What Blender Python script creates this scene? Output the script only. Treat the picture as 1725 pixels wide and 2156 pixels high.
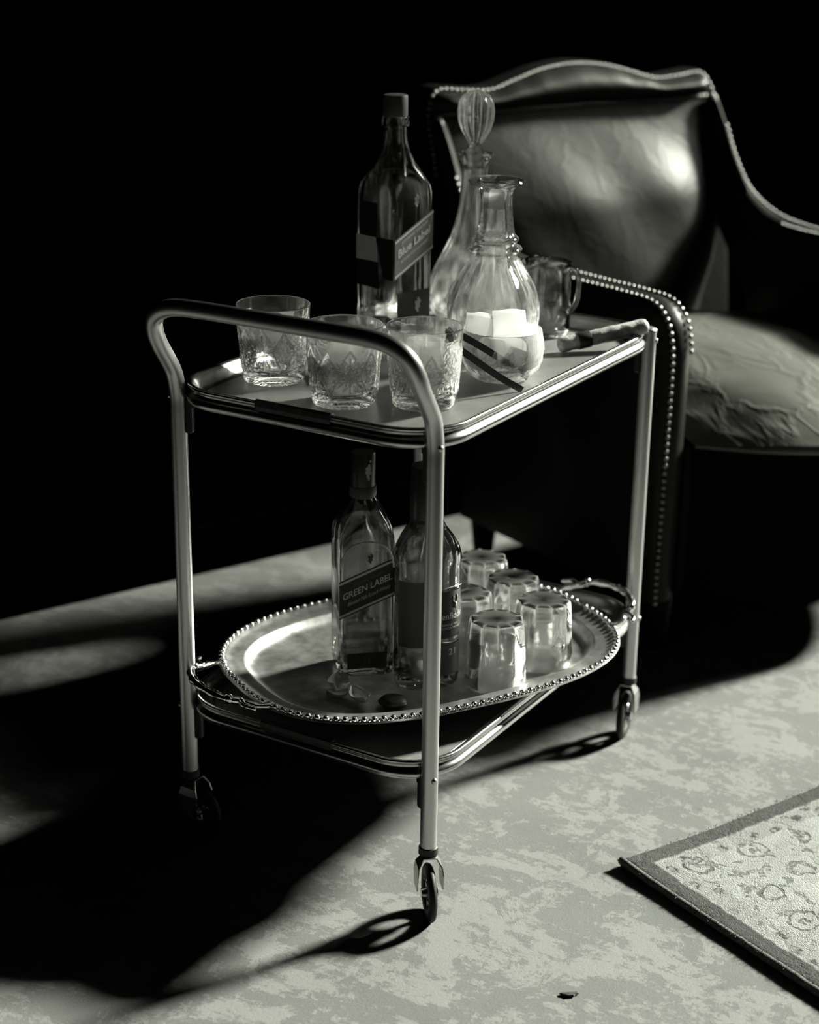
import bpy, bmesh, math, random
from mathutils import Vector, Matrix, noise

random.seed(7)
for o in list(bpy.data.objects):
    bpy.data.objects.remove(o)
sc = bpy.context.scene
COL = sc.collection
PI = math.pi

# ------------------------------------------------------------------ camera
F_PX, PITCH, ROLL, YAW = 3722.1, 0.3461, 0.013, 0.5442
CAM = Vector((-1.9118, -1.1317, 1.200))
fw = Vector((math.cos(YAW) * math.cos(PITCH), math.sin(YAW) * math.cos(PITCH), -math.sin(PITCH)))
rt0 = Vector((math.sin(YAW), -math.cos(YAW), 0))
up0 = rt0.cross(fw)
rt = rt0 * math.cos(ROLL) + up0 * math.sin(ROLL)
upv = up0 * math.cos(ROLL) - rt0 * math.sin(ROLL)
cd = bpy.data.cameras.new('camera')
cam = bpy.data.objects.new('camera', cd)
COL.objects.link(cam)
cam.matrix_world = Matrix(((rt.x, upv.x, -fw.x, CAM.x), (rt.y, upv.y, -fw.y, CAM.y),
                           (rt.z, upv.z, -fw.z, CAM.z), (0, 0, 0, 1)))
cd.sensor_fit = 'VERTICAL'
cd.sensor_height = 36.0
cd.sensor_width = 36.0 * 1725 / 2156
cd.lens = F_PX / 2156 * 36.0
cd.clip_start = 0.05
cd.dof.use_dof = True
cd.dof.focus_distance = 2.15
cd.dof.aperture_fstop = 3.2
sc.camera = cam

# ------------------------------------------------------------------ world, light, exposure
W = bpy.data.worlds.new('dark_room')
sc.world = W
W.use_nodes = True
W.node_tree.nodes['Background'].inputs[0].default_value = (1, 1, 0.9, 1)
W.node_tree.nodes['Background'].inputs[1].default_value = 0.0004

# the room's axes: RX runs along the back wall to the right, FY out of it
RX = Vector((0.9165, -0.40, 0))
FY = Vector((-0.40, -0.9165, 0))
PF = Vector((0.55, -0.10, 0))
ROOM_ANG = math.atan2(RX.y, RX.x)

def room(u, v, z=0.0):
    return PF + RX * u + FY * v + Vector((0, 0, z))

# low sun through the big window in the right-hand wall
L_EL = math.radians(26.3)
L_H = Vector((0.906, -0.423, 0)).normalized()
L_DIR = L_H * math.cos(L_EL) + Vector((0, 0, math.sin(L_EL)))
ld = bpy.data.lights.new('window_sun', 'SUN')
ld.angle = math.radians(6.5)
ld.energy = 12.0
ld.color = (0.965, 1.0, 0.85)
lo = bpy.data.objects.new('window_sun', ld)
COL.objects.link(lo)
lo.location = Vector((0, 0, 0.4)) + L_DIR * 9
lo.rotation_euler = (-L_DIR).to_track_quat('-Z', 'Y').to_euler()

# sky light that enters by the same window
WV0, WV1, WZ0, WZ1 = -0.68, 1.35, 1.05, 3.0
sd = bpy.data.lights.new('window_skylight', 'AREA')
sd.shape = 'RECTANGLE'
sd.size = 0.85
sd.size_y = 0.95
sd.energy = 40.0
sd.color = (0.965, 1.0, 0.88)
so = bpy.data.objects.new('window_skylight', sd)
COL.objects.link(so)
s0 = Vector((0.05, -0.05, 0.45))
so.location = s0 + L_DIR * ((3.88 - (s0 - PF).dot(RX)) / L_DIR.dot(RX))
so.rotation_euler = (-RX).to_track_quat('-Z', 'Y').to_euler()

sc.view_settings.view_transform = 'Standard'
sc.view_settings.look = 'None'
sc.view_settings.gamma = 1.0
sc.view_settings.use_curve_mapping = False
sc.view_settings.exposure = 0.5
cy = sc.cycles
cy.max_bounces = 16
cy.transmission_bounces = 16
cy.transparent_max_bounces = 32
cy.glossy_bounces = 6
cy.diffuse_bounces = 3
cy.caustics_reflective = False
cy.caustics_refractive = True
cy.blur_glossy = 0.6
cy.sample_clamp_indirect = 6.0
cy.use_denoising = True
cy.use_adaptive_sampling = True
cy.adaptive_threshold = 0.015

# ------------------------------------------------------------------ materials
def new_mat(name):
    m = bpy.data.materials.new(name)
    m.use_nodes = True
    nt = m.node_tree
    return m, nt, nt.nodes['Principled BSDF']

def g(v, t=0.0):
    """grey with the print's faint warm tint"""
    return (v, v, v * (1 - t), 1)

def pmat(name, v, rough=0.5, metal=0.0, spec=0.5, bump=None, vary=None, coat=0.0, aniso=0.0):
    m, nt, b = new_mat(name)
    b.inputs['Base Color'].default_value = g(v)
    b.inputs['Roughness'].default_value = rough
    b.inputs['Metallic'].default_value = metal
    b.inputs['Specular IOR Level'].default_value = spec
    if coat:
        b.inputs['Coat Weight'].default_value = coat
        b.inputs['Coat Roughness'].default_value = 0.2
    tc = nt.nodes.new('ShaderNodeTexCoord')
    if bump:
        sc_, st = bump
        n = nt.nodes.new('ShaderNodeTexNoise')
        n.inputs['Scale'].default_value = sc_
        n.inputs['Detail'].default_value = 6
        bp = nt.nodes.new('ShaderNodeBump')
        bp.inputs['Strength'].default_value = st
        bp.inputs['Distance'].default_value = 0.002
        nt.links.new(tc.outputs['Object'], n.inputs['Vector'])
        nt.links.new(n.outputs['Fac'], bp.inputs['Height'])
        nt.links.new(bp.outputs['Normal'], b.inputs['Normal'])
    if vary:
        sc_, lo_, hi_ = vary
        n = nt.nodes.new('ShaderNodeTexNoise')
        n.inputs['Scale'].default_value = sc_
        n.inputs['Detail'].default_value = 8
        n.inputs['Roughness'].default_value = 0.65
        r = nt.nodes.new('ShaderNodeValToRGB')
        r.color_ramp.elements[0].position = 0.35
        r.color_ramp.elements[1].position = 0.65
        r.color_ramp.elements[0].color = g(lo_)
        r.color_ramp.elements[1].color = g(hi_)
        nt.links.new(tc.outputs['Object'], n.inputs['Vector'])
        nt.links.new(n.outputs['Fac'], r.inputs['Fac'])
        nt.links.new(r.outputs['Color'], b.inputs['Base Color'])
        mr = nt.nodes.new('ShaderNodeMapRange')
        mr.inputs['To Min'].default_value = rough * 0.8
        mr.inputs['To Max'].default_value = rough * 1.3
        nt.links.new(n.outputs['Fac'], mr.inputs['Value'])
        nt.links.new(mr.outputs['Result'], b.inputs['Roughness'])
    return m

def glass_mat(name, clear=0.45, tint=0.97, ior=1.5, rough=0.0, milk=0.0, cutmilk=0.0, gloss=0.03, trans=0.5):
    """clear glass: part of the light passes straight through, the rest refracts"""
    m = bpy.data.materials.new(name)
    m.use_nodes = True
    nt = m.node_tree
    for n in list(nt.nodes):
        nt.nodes.remove(n)
    out = nt.nodes.new('ShaderNodeOutputMaterial')
    rf = nt.nodes.new('ShaderNodeBsdfRefraction')
    rf.inputs['Color'].default_value = g(tint)
    rf.inputs['IOR'].default_value = ior
    rf.inputs['Roughness'].default_value = rough
    tr = nt.nodes.new('ShaderNodeBsdfTransparent')
    tr.inputs['Color'].default_value = g(tint)
    m0 = nt.nodes.new('ShaderNodeMixShader')
    m0.inputs[0].default_value = 1 - clear
    nt.links.new(tr.outputs[0], m0.inputs[1])
    nt.links.new(rf.outputs[0], m0.inputs[2])
    gs = nt.nodes.new('ShaderNodeBsdfGlossy')
    gs.inputs['Color'].default_value = g(1.0)
    gs.inputs['Roughness'].default_value = max(rough, gloss)
    fr = nt.nodes.new('ShaderNodeFresnel')
    fr.inputs['IOR'].default_value = ior
    mx = nt.nodes.new('ShaderNodeMixShader')
    nt.links.new(fr.outputs[0], mx.inputs[0])
    nt.links.new(m0.outputs[0], mx.inputs[1])
    nt.links.new(gs.outputs[0], mx.inputs[2])
    last = mx
    if milk > 0 or cutmilk > 0:
        df = nt.nodes.new('ShaderNodeBsdfDiffuse')
        df.inputs['Color'].default_value = g(0.95)
        tl = nt.nodes.new('ShaderNodeBsdfTranslucent')
        tl.inputs['Color'].default_value = g(0.98)
        a = nt.nodes.new('ShaderNodeMixShader')
        a.inputs[0].default_value = trans
        nt.links.new(df.outputs[0], a.inputs[1])
        nt.links.new(tl.outputs[0], a.inputs[2])
        b2 = nt.nodes.new('ShaderNodeMixShader')
        b2.inputs[0].default_value = milk
        if cutmilk > 0:
            at = nt.nodes.new('ShaderNodeAttribute')
            at.attribute_name = 'cut'
            ma = nt.nodes.new('ShaderNodeMath')
            ma.operation = 'MULTIPLY_ADD'
            ma.use_clamp = True
            ma.inputs[1].default_value = cutmilk
            ma.inputs[2].default_value = milk
            nt.links.new(at.outputs['Fac'], ma.inputs[0])
            nt.links.new(ma.outputs[0], b2.inputs[0])
        nt.links.new(mx.outputs[0], b2.inputs[1])
        nt.links.new(a.outputs[0], b2.inputs[2])
        last = b2
    nt.links.new(last.outputs[0], out.inputs['Surface'])
    return m

def leather_mat(name, v, rough, wrinkle, spec=0.5):
    m, nt, b = new_mat(name)
    b.inputs['Base Color'].default_value = g(v, 0.08)
    b.inputs['Roughness'].default_value = rough
    b.inputs['Specular IOR Level'].default_value = spec
    b.inputs['Coat Weight'].default_value = 0.0
    b.inputs['Coat Roughness'].default_value = 0.3
    tc = nt.nodes.new('ShaderNodeTexCoord')
    n1 = nt.nodes.new('ShaderNodeTexNoise')
    n1.inputs['Scale'].default_value = 9
    n1.inputs['Detail'].default_value = 4
    n1.inputs['Distortion'].default_value = 1.2
    v1 = nt.nodes.new('ShaderNodeTexVoronoi')
    v1.feature = 'DISTANCE_TO_EDGE'
    v1.inputs['Scale'].default_value = 13
    mp = nt.nodes.new('ShaderNodeMapping')
    mp.inputs['Scale'].default_value = (1.0, 0.55, 1.0)
    nt.links.new(tc.outputs['Object'], mp.inputs['Vector'])
    nt.links.new(mp.outputs[0], n1.inputs['Vector'])
    mixv = nt.nodes.new('ShaderNodeMix')
    mixv.data_type = 'RGBA'
    mixv.inputs[0].default_value = 0.12
    nt.links.new(mp.outputs[0], mixv.inputs[6])
    nt.links.new(n1.outputs['Color'], mixv.inputs[7])
    nt.links.new(mixv.outputs[2], v1.inputs['Vector'])
    mr = nt.nodes.new('ShaderNodeMapRange')
    mr.inputs['From Max'].default_value = 0.12
    nt.links.new(v1.outputs['Distance'], mr.inputs['Value'])
    n2 = nt.nodes.new('ShaderNodeTexNoise')
    n2.inputs['Scale'].default_value = 260
    n2.inputs['Detail'].default_value = 3
    nt.links.new(tc.outputs['Object'], n2.inputs['Vector'])
    b1 = nt.nodes.new('ShaderNodeBump')
    b1.inputs['Strength'].default_value = wrinkle
    b1.inputs['Distance'].default_value = 0.004
    b1.invert = True
    nt.links.new(mr.outputs[0], b1.inputs['Height'])
    b2 = nt.nodes.new('ShaderNodeBump')
    b2.inputs['Strength'].default_value = 0.25
    b2.inputs['Distance'].default_value = 0.001
    nt.links.new(n2.outputs['Fac'], b2.inputs['Height'])
    nt.links.new(b1.outputs[0], b2.inputs['Normal'])
    b3 = nt.nodes.new('ShaderNodeBump')
    b3.inputs['Strength'].default_value = 0.12
    b3.inputs['Distance'].default_value = 0.012
    nt.links.new(n1.outputs['Fac'], b3.inputs['Height'])
    nt.links.new(b2.outputs[0], b3.inputs['Normal'])
    nt.links.new(b3.outputs[0], b.inputs['Normal'])
    return m

def floor_mat():
    m, nt, b = new_mat('worn_concrete')
    N, L = nt.nodes, nt.links
    tc = N.new('ShaderNodeTexCoord')
    def noise_(scale, detail, rough, dist=0.0, vec=None):
        n = N.new('ShaderNodeTexNoise')
        n.inputs['Scale'].default_value = scale
        n.inputs['Detail'].default_value = detail
        n.inputs['Roughness'].default_value = rough
        n.inputs['Distortion'].default_value = dist
        L.new(vec or tc.outputs['Object'], n.inputs['Vector'])
        return n
    def ramp(src, p0, p1, c0=0.0, c1=1.0):
        r = N.new('ShaderNodeMapRange')
        r.inputs['From Min'].default_value = p0
        r.inputs['From Max'].default_value = p1
        r.inputs['To Min'].default_value = c0
        r.inputs['To Max'].default_value = c1
        L.new(src, r.inputs['Value'])
        return r.outputs['Result']
    def math_(op, a, b_):
        n = N.new('ShaderNodeMath')
        n.operation = op
        for k, s in enumerate((a, b_)):
            if isinstance(s, (int, float)):
                n.inputs[k].default_value = s
            else:
                L.new(s, n.inputs[k])
        return n.outputs[0]
    mp = N.new('ShaderNodeMapping')
    mp.inputs['Rotation'].default_value = (0, 0, math.radians(-62))
    mp.inputs['Scale'].default_value = (1.0, 0.22, 1.0)
    L.new(tc.outputs['Object'], mp.inputs['Vector'])
    mp2 = N.new('ShaderNodeMapping')
    mp2.inputs['Rotation'].default_value = (0, 0, math.radians(28))
    mp2.inputs['Scale'].default_value = (1.0, 0.3, 1.0)
    L.new(tc.outputs['Object'], mp2.inputs['Vector'])
    big = noise_(10, 10, 0.74, 0.8)
    mid = noise_(46, 9, 0.8, 0.3)
    streak = noise_(38, 6, 0.7, 0.3, mp.outputs[0])
    streak2 = noise_(26, 7, 0.7, 0.2, mp2.outputs[0])
    tone = noise_(3.0, 3, 0.5)
    s = math_('ADD', math_('MULTIPLY', big.outputs['Fac'], 0.40), math_('MULTIPLY', mid.outputs['Fac'], 0.24))
    s = math_('ADD', s, math_('MULTIPLY', streak.outputs['Fac'], 0.20))
    s = math_('ADD', s, math_('MULTIPLY', streak2.outputs['Fac'], 0.16))
    patch = ramp(s, 0.494, 0.518)
    dark = ramp(streak.outputs['Fac'], 0.62, 0.72)
    base = ramp(tone.outputs['Fac'], 0.3, 0.7, 0.118, 0.160)
    col = math_('ADD', base, math_('MULTIPLY', patch, 0.062))
    col = math_('SUBTRACT', col, math_('MULTIPLY', dark, 0.055))
    fine = noise_(420, 2, 0.5)
    col = math_('MULTIPLY', col, ramp(fine.outputs['Fac'], 0.2, 0.8, 0.9, 1.08))
    cc = N.new('ShaderNodeCombineColor')
    for k in range(3):
        L.new(col, cc.inputs[k])
    L.new(cc.outputs[0], b.inputs['Base Color'])
    b.inputs['Roughness'].default_value = 0.62
    b.inputs['Specular IOR Level'].default_value = 0.3
    bp = N.new('ShaderNodeBump')
    bp.inputs['Strength'].default_value = 0.35
    bp.inputs['Distance'].default_value = 0.002
    hsum = math_('ADD', math_('MULTIPLY', patch, 0.35), math_('ADD', mid.outputs['Fac'], math_('MULTIPLY', fine.outputs['Fac'], 0.3)))
    L.new(hsum, bp.inputs['Height'])
    L.new(bp.outputs[0], b.inputs['Normal'])
    return m

def rug_mat():
    """ivory ground with sketched rosettes and a darker border; x, y are metres from the rug's corner"""
    m, nt, b = new_mat('rug_pile')
    N, L = nt.nodes, nt.links
    tc = N.new('ShaderNodeTexCoord')
    sp = N.new('ShaderNodeSeparateXYZ')
    L.new(tc.outputs['Object'], sp.inputs[0])
    def mth(op, a, b_=0.0, c=None):
        n = N.new('ShaderNodeMath')
        n.operation = op
        for k, s in enumerate((a, b_) if c is None else (a, b_, c)):
            if isinstance(s, (int, float)):
                n.inputs[k].default_value = s
            else:
                L.new(s, n.inputs[k])
        return n.outputs[0]
    def ramp(src, p0, p1, c0=0.0, c1=1.0):
        r = N.new('ShaderNodeMapRange')
        for k, v in zip(('From Min', 'From Max', 'To Min', 'To Max'), (p0, p1, c0, c1)):
            r.inputs[k].default_value = v
        L.new(src, r.inputs['Value'])
        return r.outputs['Result']
    wob = N.new('ShaderNodeTexNoise')
    wob.inputs['Scale'].default_value = 60
    wob.inputs['Detail'].default_value = 4
    L.new(tc.outputs['Object'], wob.inputs['Vector'])
    w = mth('MULTIPLY', mth('SUBTRACT', wob.outputs['Fac'], 0.5), 0.012)
    x = mth('ADD', sp.outputs['X'], w)
    y = mth('ADD', mth('MULTIPLY', sp.outputs['Y'], -1), w)
    d = mth('MINIMUM', x, y)
    border = ramp(d, 0.029, 0.033, 1, 0)
    guard = mth('MULTIPLY', ramp(d, 0.033, 0.036), ramp(d, 0.060, 0.063, 1, 0))
    inner = ramp(d, 0.205, 0.209)
    # small marks inside the guard stripe
    vo = N.new('ShaderNodeTexVoronoi')
    vo.inputs['Scale'].default_value = 42
    L.new(tc.outputs['Object'], vo.inputs['Vector'])
    nz = N.new('ShaderNodeTexNoise')
    nz.inputs['Scale'].default_value = 150
    nz.inputs['Detail'].default_value = 5
    nz.inputs['Roughness'].default_value = 0.7
    L.new(tc.outputs['Object'], nz.inputs['Vector'])
    mark_g = mth('MULTIPLY', ramp(vo.outputs['Distance'], 0.46, 0.36), ramp(nz.outputs['Fac'], 0.44, 0.54))
    # rosettes and scrolls in the main band
    mixv = N.new('ShaderNodeMix')
    mixv.data_type = 'RGBA'
    mixv.inputs[0].default_value = 0.02
    L.new(tc.outputs['Object'], mixv.inputs[6])
    L.new(wob.outputs['Color'], mixv.inputs[7])
    v2 = N.new('ShaderNodeTexVoronoi')
    v2.inputs['Scale'].default_value = 12.5
    v2.inputs['Randomness'].default_value = 0.45
    L.new(mixv.outputs[2], v2.inputs['Vector'])
    ring = mth('SINE', mth('MULTIPLY', v2.outputs['Distance'], 34.0))
    ringm = mth('MULTIPLY', ramp(ring, 0.35, 0.8), ramp(v2.outputs['Distance'], 0.42, 0.34))
    v3 = N.new('ShaderNodeTexVoronoi')
    v3.feature = 'DISTANCE_TO_EDGE'
    v3.inputs['Scale'].default_value = 15
    L.new(mixv.outputs[2], v3.inputs['Vector'])
    scroll = mth('MULTIPLY', ramp(v3.outputs['Distance'], 0.075, 0.04), ramp(wob.outputs['Fac'], 0.48, 0.56))
    marks = mth('MAXIMUM', ringm, scroll)
    marks = mth('MULTIPLY', marks, ramp(nz.outputs['Fac'], 0.36, 0.50))
    base = ramp(wob.outputs['Fac'], 0.3, 0.7, 0.46, 0.60)
    col = mth('SUBTRACT', base, mth('MULTIPLY', marks, 0.30))
    gcol = mth('SUBTRACT', 0.44, mth('MULTIPLY', mark_g, 0.30))
    col = mth('ADD', mth('MULTIPLY', col, mth('SUBTRACT', 1, guard)), mth('MULTIPLY', gcol, guard))
    icol = ramp(mth('ADD', ringm, scroll), 0, 1, 0.22, 0.5)
    col = mth('ADD', mth('MULTIPLY', col, mth('SUBTRACT', 1, inner)), mth('MULTIPLY', icol, inner))
    bcol = ramp(nz.outputs['Fac'], 0.3, 0.7, 0.10, 0.17)
    col = mth('ADD', mth('MULTIPLY', col, mth('SUBTRACT', 1, border)), mth('MULTIPLY', bcol, border))
    pile = N.new('ShaderNodeTexNoise')
    pile.inputs['Scale'].default_value = 620
    pile.inputs['Detail'].default_value = 3
    L.new(tc.outputs['Object'], pile.inputs['Vector'])
    col = mth('MULTIPLY', col, ramp(pile.outputs['Fac'], 0.3, 0.7, 0.47, 0.72))
    cc = N.new('ShaderNodeCombineColor')
    for k in range(3):
        L.new(col, cc.inputs[k])
    L.new(cc.outputs[0], b.inputs['Base Color'])
    b.inputs['Roughness'].default_value = 0.95
    b.inputs['Specular IOR Level'].default_value = 0.05
    bp = N.new('ShaderNodeBump')
    bp.inputs['Strength'].default_value = 0.7
    bp.inputs['Distance'].default_value = 0.004
    h = mth('ADD', pile.outputs['Fac'], mth('MULTIPLY', marks, -0.4))
    L.new(h, bp.inputs['Height'])
    L.new(bp.outputs[0], b.inputs['Normal'])
    return m

M = {}
M['floor'] = floor_mat()
M['rug'] = rug_mat()
M['rug_edge'] = pmat('rug_edge_wool', 0.10, 0.95, spec=0.05, vary=(300, 0.06, 0.17))
M['wall'] = pmat('dark_wall', 0.0005, 0.95, spec=0.0)
M['tube'] = pmat('satin_chrome', 0.56, 0.38, 1.0)
M['rim'] = pmat('tray_metal', 0.50, 0.24, 1.0)
M['traytop'] = pmat('tray_sheet', 0.46, 0.40, 0.75, bump=(180, 0.06), vary=(16, 0.33, 0.46))
M['silver'] = pmat('tarnished_silver', 0.66, 0.34, 0.85, bump=(70, 0.10), vary=(30, 0.26, 0.54))
M['bead'] = pmat('polished_silver', 0.88, 0.16, 1.0)
M['black'] = pmat('black_plastic', 0.008, 0.45, spec=0.4)
M['rubber'] = pmat('black_rubber', 0.007, 0.6, spec=0.3)
M['sleeve'] = pmat('dark_sleeve', 0.03, 0.35, spec=0.5, vary=(90, 0.015, 0.05))
M['hood'] = pmat('caster_hood', 0.35, 0.3, 1.0)
M['leather'] = leather_mat('dark_leather', 0.016, 0.42, 0.05, 0.085)
M['leather_shaded'] = leather_mat('shadow_leather', 0.002, 0.8, 0.05, 0.03)  # same leather near black: shade of rail and back frame put into the colour
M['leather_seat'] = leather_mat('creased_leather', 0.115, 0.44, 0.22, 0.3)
M['nail'] = pmat('antique_nail', 0.17, 0.36, 1.0)
M['feet'] = pmat('dark_wood', 0.003, 0.7, spec=0.1)
M['crystal'] = glass_mat('cut_crystal', 0.58, 0.99, 1.56, milk=0.010, cutmilk=0.70, trans=0.7)
M['bowlglass'] = glass_mat('frosty_crystal', 0.86, 0.99, 1.54, milk=0.16, cutmilk=0.45)
M['facet'] = glass_mat('pressed_glass', 0.40, 0.99, 1.54, milk=0.004, cutmilk=0.42)
M['glass'] = glass_mat('clear_glass', 0.45, 0.98)
M['bottle'] = glass_mat('bottle_glass', 0.45, 0.80)
M['whisky'] = glass_mat('whisky', 0.85, 0.93, 1.36)
M['water'] = glass_mat('water', 0.75, 0.95, 1.33)
M['ice'] = glass_mat('frosted_ice', 0.45, 0.99, 1.31, 0.3, 0.88, trans=0.65)
M['frost'] = glass_mat('ground_glass', 0.4, 0.95, 1.45, 0.4, 0.75)
M['steel'] = pmat('steel_tongs', 0.16, 0.35, 1.0)
M['lab_dark'] = pmat('label_dark', 0.012, 0.5, spec=0.3)
M['lab_mid'] = pmat('label_mid', 0.085, 0.55, spec=0.3)
M['lab_pale'] = pmat('label_pale', 0.75, 0.6, spec=0.3)
M['ink'] = pmat('label_ink', 0.40, 0.5, 0.3)
M['cap'] = pmat('cap_grey', 0.13, 0.45, 0.2)
M['cappale'] = pmat('cap_pale', 0.34, 0.45)
M['foil'] = pmat('neck_foil', 0.015, 0.35)
M['cigar'] = pmat('cigar_wrapper', 0.3, 0.5, bump=(120, 0.9), vary=(70, 0.22, 0.75))
M['cigar_band'] = pmat('cigar_band', 0.02, 0.4)
M['petal'] = pmat('petal', 0.8, 0.6, vary=(90, 0.6, 0.9))
M['lump'] = pmat('dark_lump', 0.006, 0.5)
M['debris'] = pmat('debris', 0.03, 0.8)

# ------------------------------------------------------------------ mesh helpers
def obj(name, data, mat=None, parent=None, loc=None):
    if isinstance(data, tuple):
        me = bpy.data.meshes.new(name)
        me.from_pydata([tuple(v) for v in data[0]], [], data[1])
        me.update()
    else:
        me = data
    if mat is not None and not me.materials:
        me.materials.append(M[mat] if isinstance(mat, str) else mat)
    o = bpy.data.objects.new(name, me)
    COL.objects.link(o)
    if parent is not None:
        o.parent = parent
    if loc is not None:
        o.location = loc
    return o

def smooth(o, on=True, angle=None):
    me = o.data
    for p in me.polygons:
        p.use_smooth = on
    if angle is not None:
        bm = bmesh.new()
        bm.from_mesh(me)
        for e in bm.edges:
            if len(e.link_faces) == 2 and e.calc_face_angle(0) > math.radians(angle):
                e.smooth = False
        bm.to_mesh(me)
        bm.free()
    return o

def thing(name, label, cat, loc=(0, 0, 0), rz=0.0, group=None):
    o = bpy.data.objects.new(name, None)
    o.empty_display_size = 0.05
    COL.objects.link(o)
    o.location = loc
    o.rotation_euler = (0, 0, rz)
    tag(o, label, cat, group)
    return o

def tag(o, label, cat, group=None):
    o['label'] = label
    o['category'] = cat
    if group:
        o['group'] = group
    return o

def struct(o):
    o['kind'] = 'structure'
    return o

def merge(*meshes):
    V, Fc = [], []
    for v, f_ in meshes:
        n = len(V)
        V += list(v)
        Fc += [tuple(i + n for i in q) for q in f_]
    return V, Fc

def move(mesh, d):
    d = Vector(d)
    return [Vector(v) + d for v in mesh[0]], mesh[1]

def xform(mesh, mat):
    return [mat @ Vector(v) for v in mesh[0]], mesh[1]

def box(sx, sy, sz, c=(0, 0, 0), bev=0.0, seg=2):
    bm = bmesh.new()
    bmesh.ops.create_cube(bm, size=1.0)
    for v in bm.verts:
        v.co = Vector((v.co.x * sx, v.co.y * sy, v.co.z * sz))
    if bev > 0:
        bmesh.ops.bevel(bm, geom=list(bm.edges), offset=bev, segments=seg, profile=0.5, affect='EDGES')
    bm.verts.index_update()
    V = [v.co + Vector(c) for v in bm.verts]
    Fc = [tuple(v.index for v in f_.verts) for f_ in bm.faces]
    bm.free()
    return V, Fc

CUT = {}
def cut_attr(o):
    """store how deeply each vertex was cut (ground cuts scatter light)"""
    at = o.data.attributes.new('cut', 'FLOAT', 'POINT')
    for k, v in CUT.items():
        at.data[k].value = v
    CUT.clear()
    return o

def lathe(prof, seg=48, rfun=None, close=False):
    """prof: list of (r, z); r == 0 ends are poles. rfun(r, z, theta, k) changes the radius."""
    V, Fc, rows = [], [], []
    for k, (r_, z) in enumerate(prof):
        if r_ <= 1e-7:
            rows.append([len(V)])
            V.append(Vector((0, 0, z)))
        else:
            row = []
            for i in range(seg):
                a = 2 * PI * i / seg
                rr = rfun(r_, z, a, k) if rfun else r_
                if isinstance(rr, tuple):
                    rr, cut = rr
                    CUT[len(V)] = cut
                row.append(len(V))
                V.append(Vector((rr * math.cos(a), rr * math.sin(a), z)))
            rows.append(row)
    def join(A, B):
        if len(A) == 1 and len(B) == 1:
            return
        for i in range(seg):
            j = (i + 1) % seg
            if len(A) == 1:
                Fc.append((A[0], B[j], B[i]))
            elif len(B) == 1:
                Fc.append((A[i], A[j], B[0]))
            else:
                Fc.append((A[i], A[j], B[j], B[i]))
    for k in range(len(rows) - 1):
        join(rows[k], rows[k + 1])
    if close:
        join(rows[-1], rows[0])
    return V, Fc

def catmull(pts, n=8, closed=False):
    P = [Vector(p) for p in pts]
    out = []
    m = len(P)
    rng = range(m) if closed else range(m - 1)
    for i in rng:
        if closed:
            p0, p1, p2, p3 = P[(i - 1) % m], P[i], P[(i + 1) % m], P[(i + 2) % m]
        else:
            p0, p1, p2, p3 = P[max(i - 1, 0)], P[i], P[i + 1], P[min(i + 2, m - 1)]
        for k in range(n):
            t = k / n
            out.append(0.5 * ((2 * p1) + (p2 - p0) * t + (2 * p0 - 5 * p1 + 4 * p2 - p3) * t * t
                              + (3 * p1 - p0 - 3 * p2 + p3) * t ** 3))
    if not closed:
        out.append(P[-1])
    return out

def tube(path, rad, seg=16, closed=False, caps=True, flat=None):
    """rad: number or function of index fraction. flat=(wx, wy) gives an elliptical section."""
    P = [Vector(p) for p in path]
    n = len(P)
    T = []
    for i in range(n):
        if closed:
            t = P[(i + 1) % n] - P[i - 1]
        else:
            t = P[min(i + 1, n - 1)] - P[max(i - 1, 0)]
        T.append(t.normalized())
    ref = Vector((0, 0, 1)) if abs(T[0].z) < 0.9 else Vector((1, 0, 0))
    nrm = (ref - T[0] * ref.dot(T[0])).normalized()
    V, Fc = [], []
    for i in range(n):
        nrm = (nrm - T[i] * nrm.dot(T[i])).normalized()
        bn = T[i].cross(nrm)
        r_ = rad(i / max(1, n - 1)) if callable(rad) else rad
        for k in range(seg):
            a = 2 * PI * k / seg
            ax, ay = (r_, r_) if flat is None else (flat[0], flat[1])
            V.append(P[i] + nrm * (math.cos(a) * ax) + bn * (math.sin(a) * ay))
    for i in range(n if closed else n - 1):
        j = (i + 1) % n
        for k in range(seg):
            l = (k + 1) % seg
            Fc.append((i * seg + k, i * seg + l, j * seg + l, j * seg + k))
    if not closed and caps:
        Fc.append(tuple(reversed(range(seg))))
        Fc.append(tuple((n - 1) * seg + k for k in range(seg)))
    return V, Fc

def ribbon(path, nrms, wid, thick):
    """flat bar along a path; nrms: thickness direction"""
    P = [Vector(p) for p in path]
    n = len(P)
    V, Fc = [], []
    for i in range(n):
        t = (P[min(i + 1, n - 1)] - P[max(i - 1, 0)]).normalized()
        nn = Vector(nrms)
        nn = (nn - t * nn.dot(t)).normalized()
        s = t.cross(nn)
        for a, b in ((-1, -1), (1, -1), (1, 1), (-1, 1)):
            V.append(P[i] + s * (a * wid / 2) + nn * (b * thick / 2))
    for i in range(n - 1):
        for k in range(4):
            l = (k + 1) % 4
            Fc.append((i * 4 + k, i * 4 + l, i * 4 + 4 + l, i * 4 + 4 + k))
    Fc.append((3, 2, 1, 0))
    e = (n - 1) * 4
    Fc.append((e, e + 1, e + 2, e + 3))
    return V, Fc

def round_rect(hx, hy, r, n=10):
    pts, nr = [], []
    for cx_, cy_, a0 in ((hx - r, hy - r, 0), (-hx + r, hy - r, PI / 2), (-hx + r, -hy + r, PI), (hx - r, -hy + r, 1.5 * PI)):
        for k in range(n + 1):
            a = a0 + PI / 2 * k / n
            d = Vector((math.cos(a), math.sin(a), 0))
            pts.append(Vector((cx_, cy_, 0)) + d * r)
            nr.append(d)
    return pts, nr

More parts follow.
